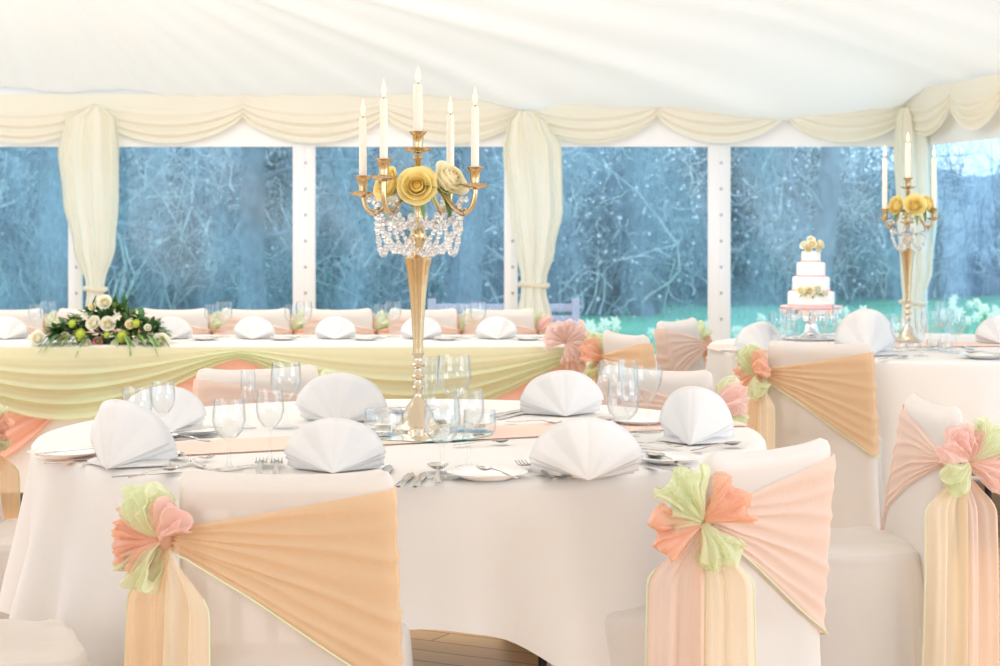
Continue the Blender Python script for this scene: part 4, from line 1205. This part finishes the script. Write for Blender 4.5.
# ------------------------------------------------------------------ cake table
dC = 8.80; kC = dC/F; cX = (811-500)*kC
st = thing('cake_stand', 'round silver mirrored cake stand on the far round table', 'cake stand', (cX, dC, .7545))
hs = HC-(308-HY)*kC-.7545
MB().lathe([(.13, 0), (.132, .006), (.12, .012), (.05, .016), (.035, .03), (.03, hs*.5), (.036, hs-.03), (.06, hs-.024)], 40).obj('pedestal', 'silver', st)
MB().lathe([(.05, hs-.026), (.148, hs-.022), (.150, hs-.002), (.146, hs), (.0001, hs)], 48).obj('mirrored_plate', 'mirror', st)
mbk = MB()
for q in range(10):
    a = q*2*PI/10; s0 = len(mbk.v); mbk.box((-.02, -.006, -.014), (.02, .006, .014), .003); mbk.xform(Matrix.Translation((.118*math.cos(a), .118*math.sin(a), hs-.040)) @ Matrix.Rotation(a+PI/2, 4, 'Z'), s0)
mbk.obj('mirror_beads', 'mirror', st)
ck = thing('wedding_cake', 'four-tier white wedding cake with pink ribbons and a rose topper', 'cake', (cX, dC, .7545+hs))
MB().lathe([(.0001, 0), (.142, 0), (.143, .004), (.142, .011), (.0001, .012)], 48).obj('cake_board', 'icing', ck)
MB().lathe([(.1425, .001), (.1440, .002), (.1440, .010), (.1425, .011)], 48).obj('board_ribbon', 'ribbon_pink', ck)
yC = lambda y: (308-y)*kC
for r, y0, y1 in ((23.2*kC, 305.5, 291), (18.6*kC, 291, 276.5), (14.3*kC, 276.5, 262), (9.6*kC, 262, 251)):
    z0, z1 = yC(y0), yC(y1)
    tier = MB().lathe([(.0001, z0), (r, z0), (r, z1-.010), (r-.003, z1-.003), (r-.010, z1), (.0001, z1)], 48).obj('tier', 'icing', ck)
    MB().lathe([(r+.0005, z0), (r+.0022, z0+.001), (r+.0022, z0+.008), (r+.0005, z0+.009)], 48).obj('ribbon', 'ribbon_pink', tier)
for i, (x, y, R, m) in enumerate(((811, 245, .022, 'rose_cream'), (804, 246, .020, 'rose_white'), (818, 245, .021, 'rose_cream'), (811, 241, .020, 'rose_white'), (808, 250, .017, 'rose_cream'), (816, 250, .017, 'rose_white'))):
    rose_obj(ck, Vector(((x-811)*kC, -.025 if i != 3 else .005, yC(y))), R, ((x-811)*.1, -.8, .5), m, 'topper_rose', 1+i % 4)
for i, (x, y, R, m) in enumerate(((798, 290, .019, 'rose_cream'), (806, 291, .024, 'rose_cream'), (814, 289, .021, 'rose_white'), (821, 293, .015, 'rose_white'))):
    rose_obj(ck, Vector(((x-811)*kC, -.098, yC(y))), R, ((x-811)*.06, -1, .4), m, 'spray_rose', 1+i % 4)
m2 = MB()
for i in range(12): leafblade(m2, ((-.05+.008*i), -.096, yC(293)+.005*(i % 3)), (rf.gauss(0, 1), -.7, rf.gauss(-.1, .6)), .03, .012)
m2.obj('spray_leaves', 'leaf_light', ck)
gNB = 'fan napkins on the cake table'
def tb(x, y, z=.752): return onz(x, y, z)
napkin(768, 352, .5, 'white fan napkin beside the faint blush-sashed chair at the cake table', gNB, .98)
napkin(868, 357, -.1, 'tall white fan napkin between the cake and its candelabra', gNB, 1.22, tent=True)
napkin(1004, 345, -.2, 'white fan napkin at the picture edge of the cake table', gNB, 1.0)
gGB = 'glasses on the cake table'
gl = [('goblet', 778, 352, 'before the napkin by the blush-sashed chair'), ('wine', 788, 349, 'just before the cake board'), ('flute', 796, 353, 'directly in front of the tan-sashed chair bow side'), ('goblet', 818, 352, 'in the middle before the cake'),
      ('wine', 829, 354, 'on the candelabra side of the cake'), ('flute', 838, 350, 'next to the tall fan napkin'), ('goblet', 900, 358, 'in front of the cake table candelabra'), ('wine', 890, 354, 'between tall napkin and candelabra'),
      ('flute', 921, 356, 'just past the candelabra foot'), ('goblet', 930, 350, 'beyond the candelabra towards the side window'), ('wine', 946, 348, 'under the side window'), ('goblet', 956, 353, 'last before the round plate'), ('flute', 940, 345, 'at the back below the side window')]
for kind, x, y, nm in gl:
    glassware(kind, tb(x, y), {'goblet': 'round wine goblet ', 'wine': 'slim wine glass ', 'flute': 'champagne flute '}[kind]+nm, gGB, 1.0, 'champagne flute' if kind == 'flute' else 'wine glass')
gVB = 'tealight holders on the cake table'
for x, y, nm in ((899, 351, 'before the candelabra'), (913, 350, 'at the candelabra foot'), (934, 349, 'past the candelabra'), (945, 351, 'closest to the side window plate')):
    votive(tb(x, y, .7545), 'glass tealight holder '+nm+' on the cake table', gVB, .62)
plate(984, 358, 'white side plate with cutlery on the cake table near the picture edge', 'side plates on the cake table', sc=1.1)
cutlery('spoon', 1000, 356, 970, 354, 'spoon on the cake table plate near the picture edge', 'cutlery on the cake table', z=.771, ln=.9)
plate(735, 352, 'white side plate beside the blush-sashed chair at the cake table', 'side plates on the cake table', sc=.8)
plate(850, 360, 'white side plate before the tall fan napkin of the cake table', 'side plates on the cake table', sc=.8)
cutlery('fork', 880, 360, 905, 358, 'fork before the tall fan napkin on the cake table', 'cutlery on the cake table', ln=.9)
cutlery('knife', 960, 346, 975, 350, 'knife under the side window on the cake table', 'cutlery on the cake table', ln=.9)

# ------------------------------------------------------------------ light and camera
w = bpy.data.worlds.new('World'); bpy.context.scene.world = w; w.use_nodes = True
nt = w.node_tree; bg = nt.nodes['Background']
bg.inputs['Color'].default_value = (.70, .84, 1, 1); bg.inputs['Strength'].default_value = 1.5
def area(name, loc, target, sx, sy, power, c):
    l = bpy.data.lights.new(name, 'AREA'); l.shape = 'RECTANGLE'; l.size = sx; l.size_y = sy; l.energy = power; l.color = c
    o = bpy.data.objects.new(name, l); C.objects.link(o); o.location = loc
    o.rotation_euler = (Vector(target)-Vector(loc)).to_track_quat('-Z', 'Y').to_euler()
    return o
area('ridge_light', (-1, 6.3, 4.2), (-1, 6.4, 0), 6, 2.5, 135, (1, .89, .79))  # added overhead fill that warms the interior, no fitting modelled
area('uplight', (-1, 8.2, 3.0), (-.5, 12.5, 3.4), 6, 1.0, 66, (1, .93, .85))  # added in mid-air to brighten the ceiling lining
ul = area('floor_uplighters', (-.6, 11.3, .25), (-.6, 11.3, 3), 9, .4, 13, (1, .92, .84)); ul.data.spread = math.radians(130)  # added fill hidden behind the top table, lifts the ceiling
area('open_side_daylight', (-3.5, -1.2, 2.0), (0, 6, .9), 4, 2.4, 90, (1, .89, .81))  # unseen warm fill added behind the camera for the white cloth
area('window_daylight', (4.2, 2.5, 1.8), (0, 5.5, .8), 3, 2, 60, (.88, .93, 1))  # unseen cool fill added at camera right, no window modelled here

cam = bpy.data.cameras.new('camera'); co = bpy.data.objects.new('camera', cam); C.objects.link(co)
co.location = (0, 0, HC); co.rotation_euler = (PI/2, 0, 0)
cam.sensor_width = 36; cam.sensor_fit = 'HORIZONTAL'; cam.lens = F/1000*36; cam.shift_y = -(333-HY)/1000
cam.clip_end = 200
cam.dof.use_dof = True; cam.dof.focus_distance = 4.7; cam.dof.aperture_fstop = 8
s = bpy.context.scene; s.camera = co
s.view_settings.view_transform = 'Standard'; s.view_settings.look = 'None'; s.view_settings.exposure = .42; s.view_settings.gamma = 1
s.view_settings.use_curve_mapping = False
s.cycles.transparent_max_bounces = 24; s.cycles.max_bounces = 10; s.cycles.transmission_bounces = 8; s.cycles.diffuse_bounces = 5
s.cycles.caustics_reflective = False; s.cycles.caustics_refractive = False
s.cycles.use_denoising = True
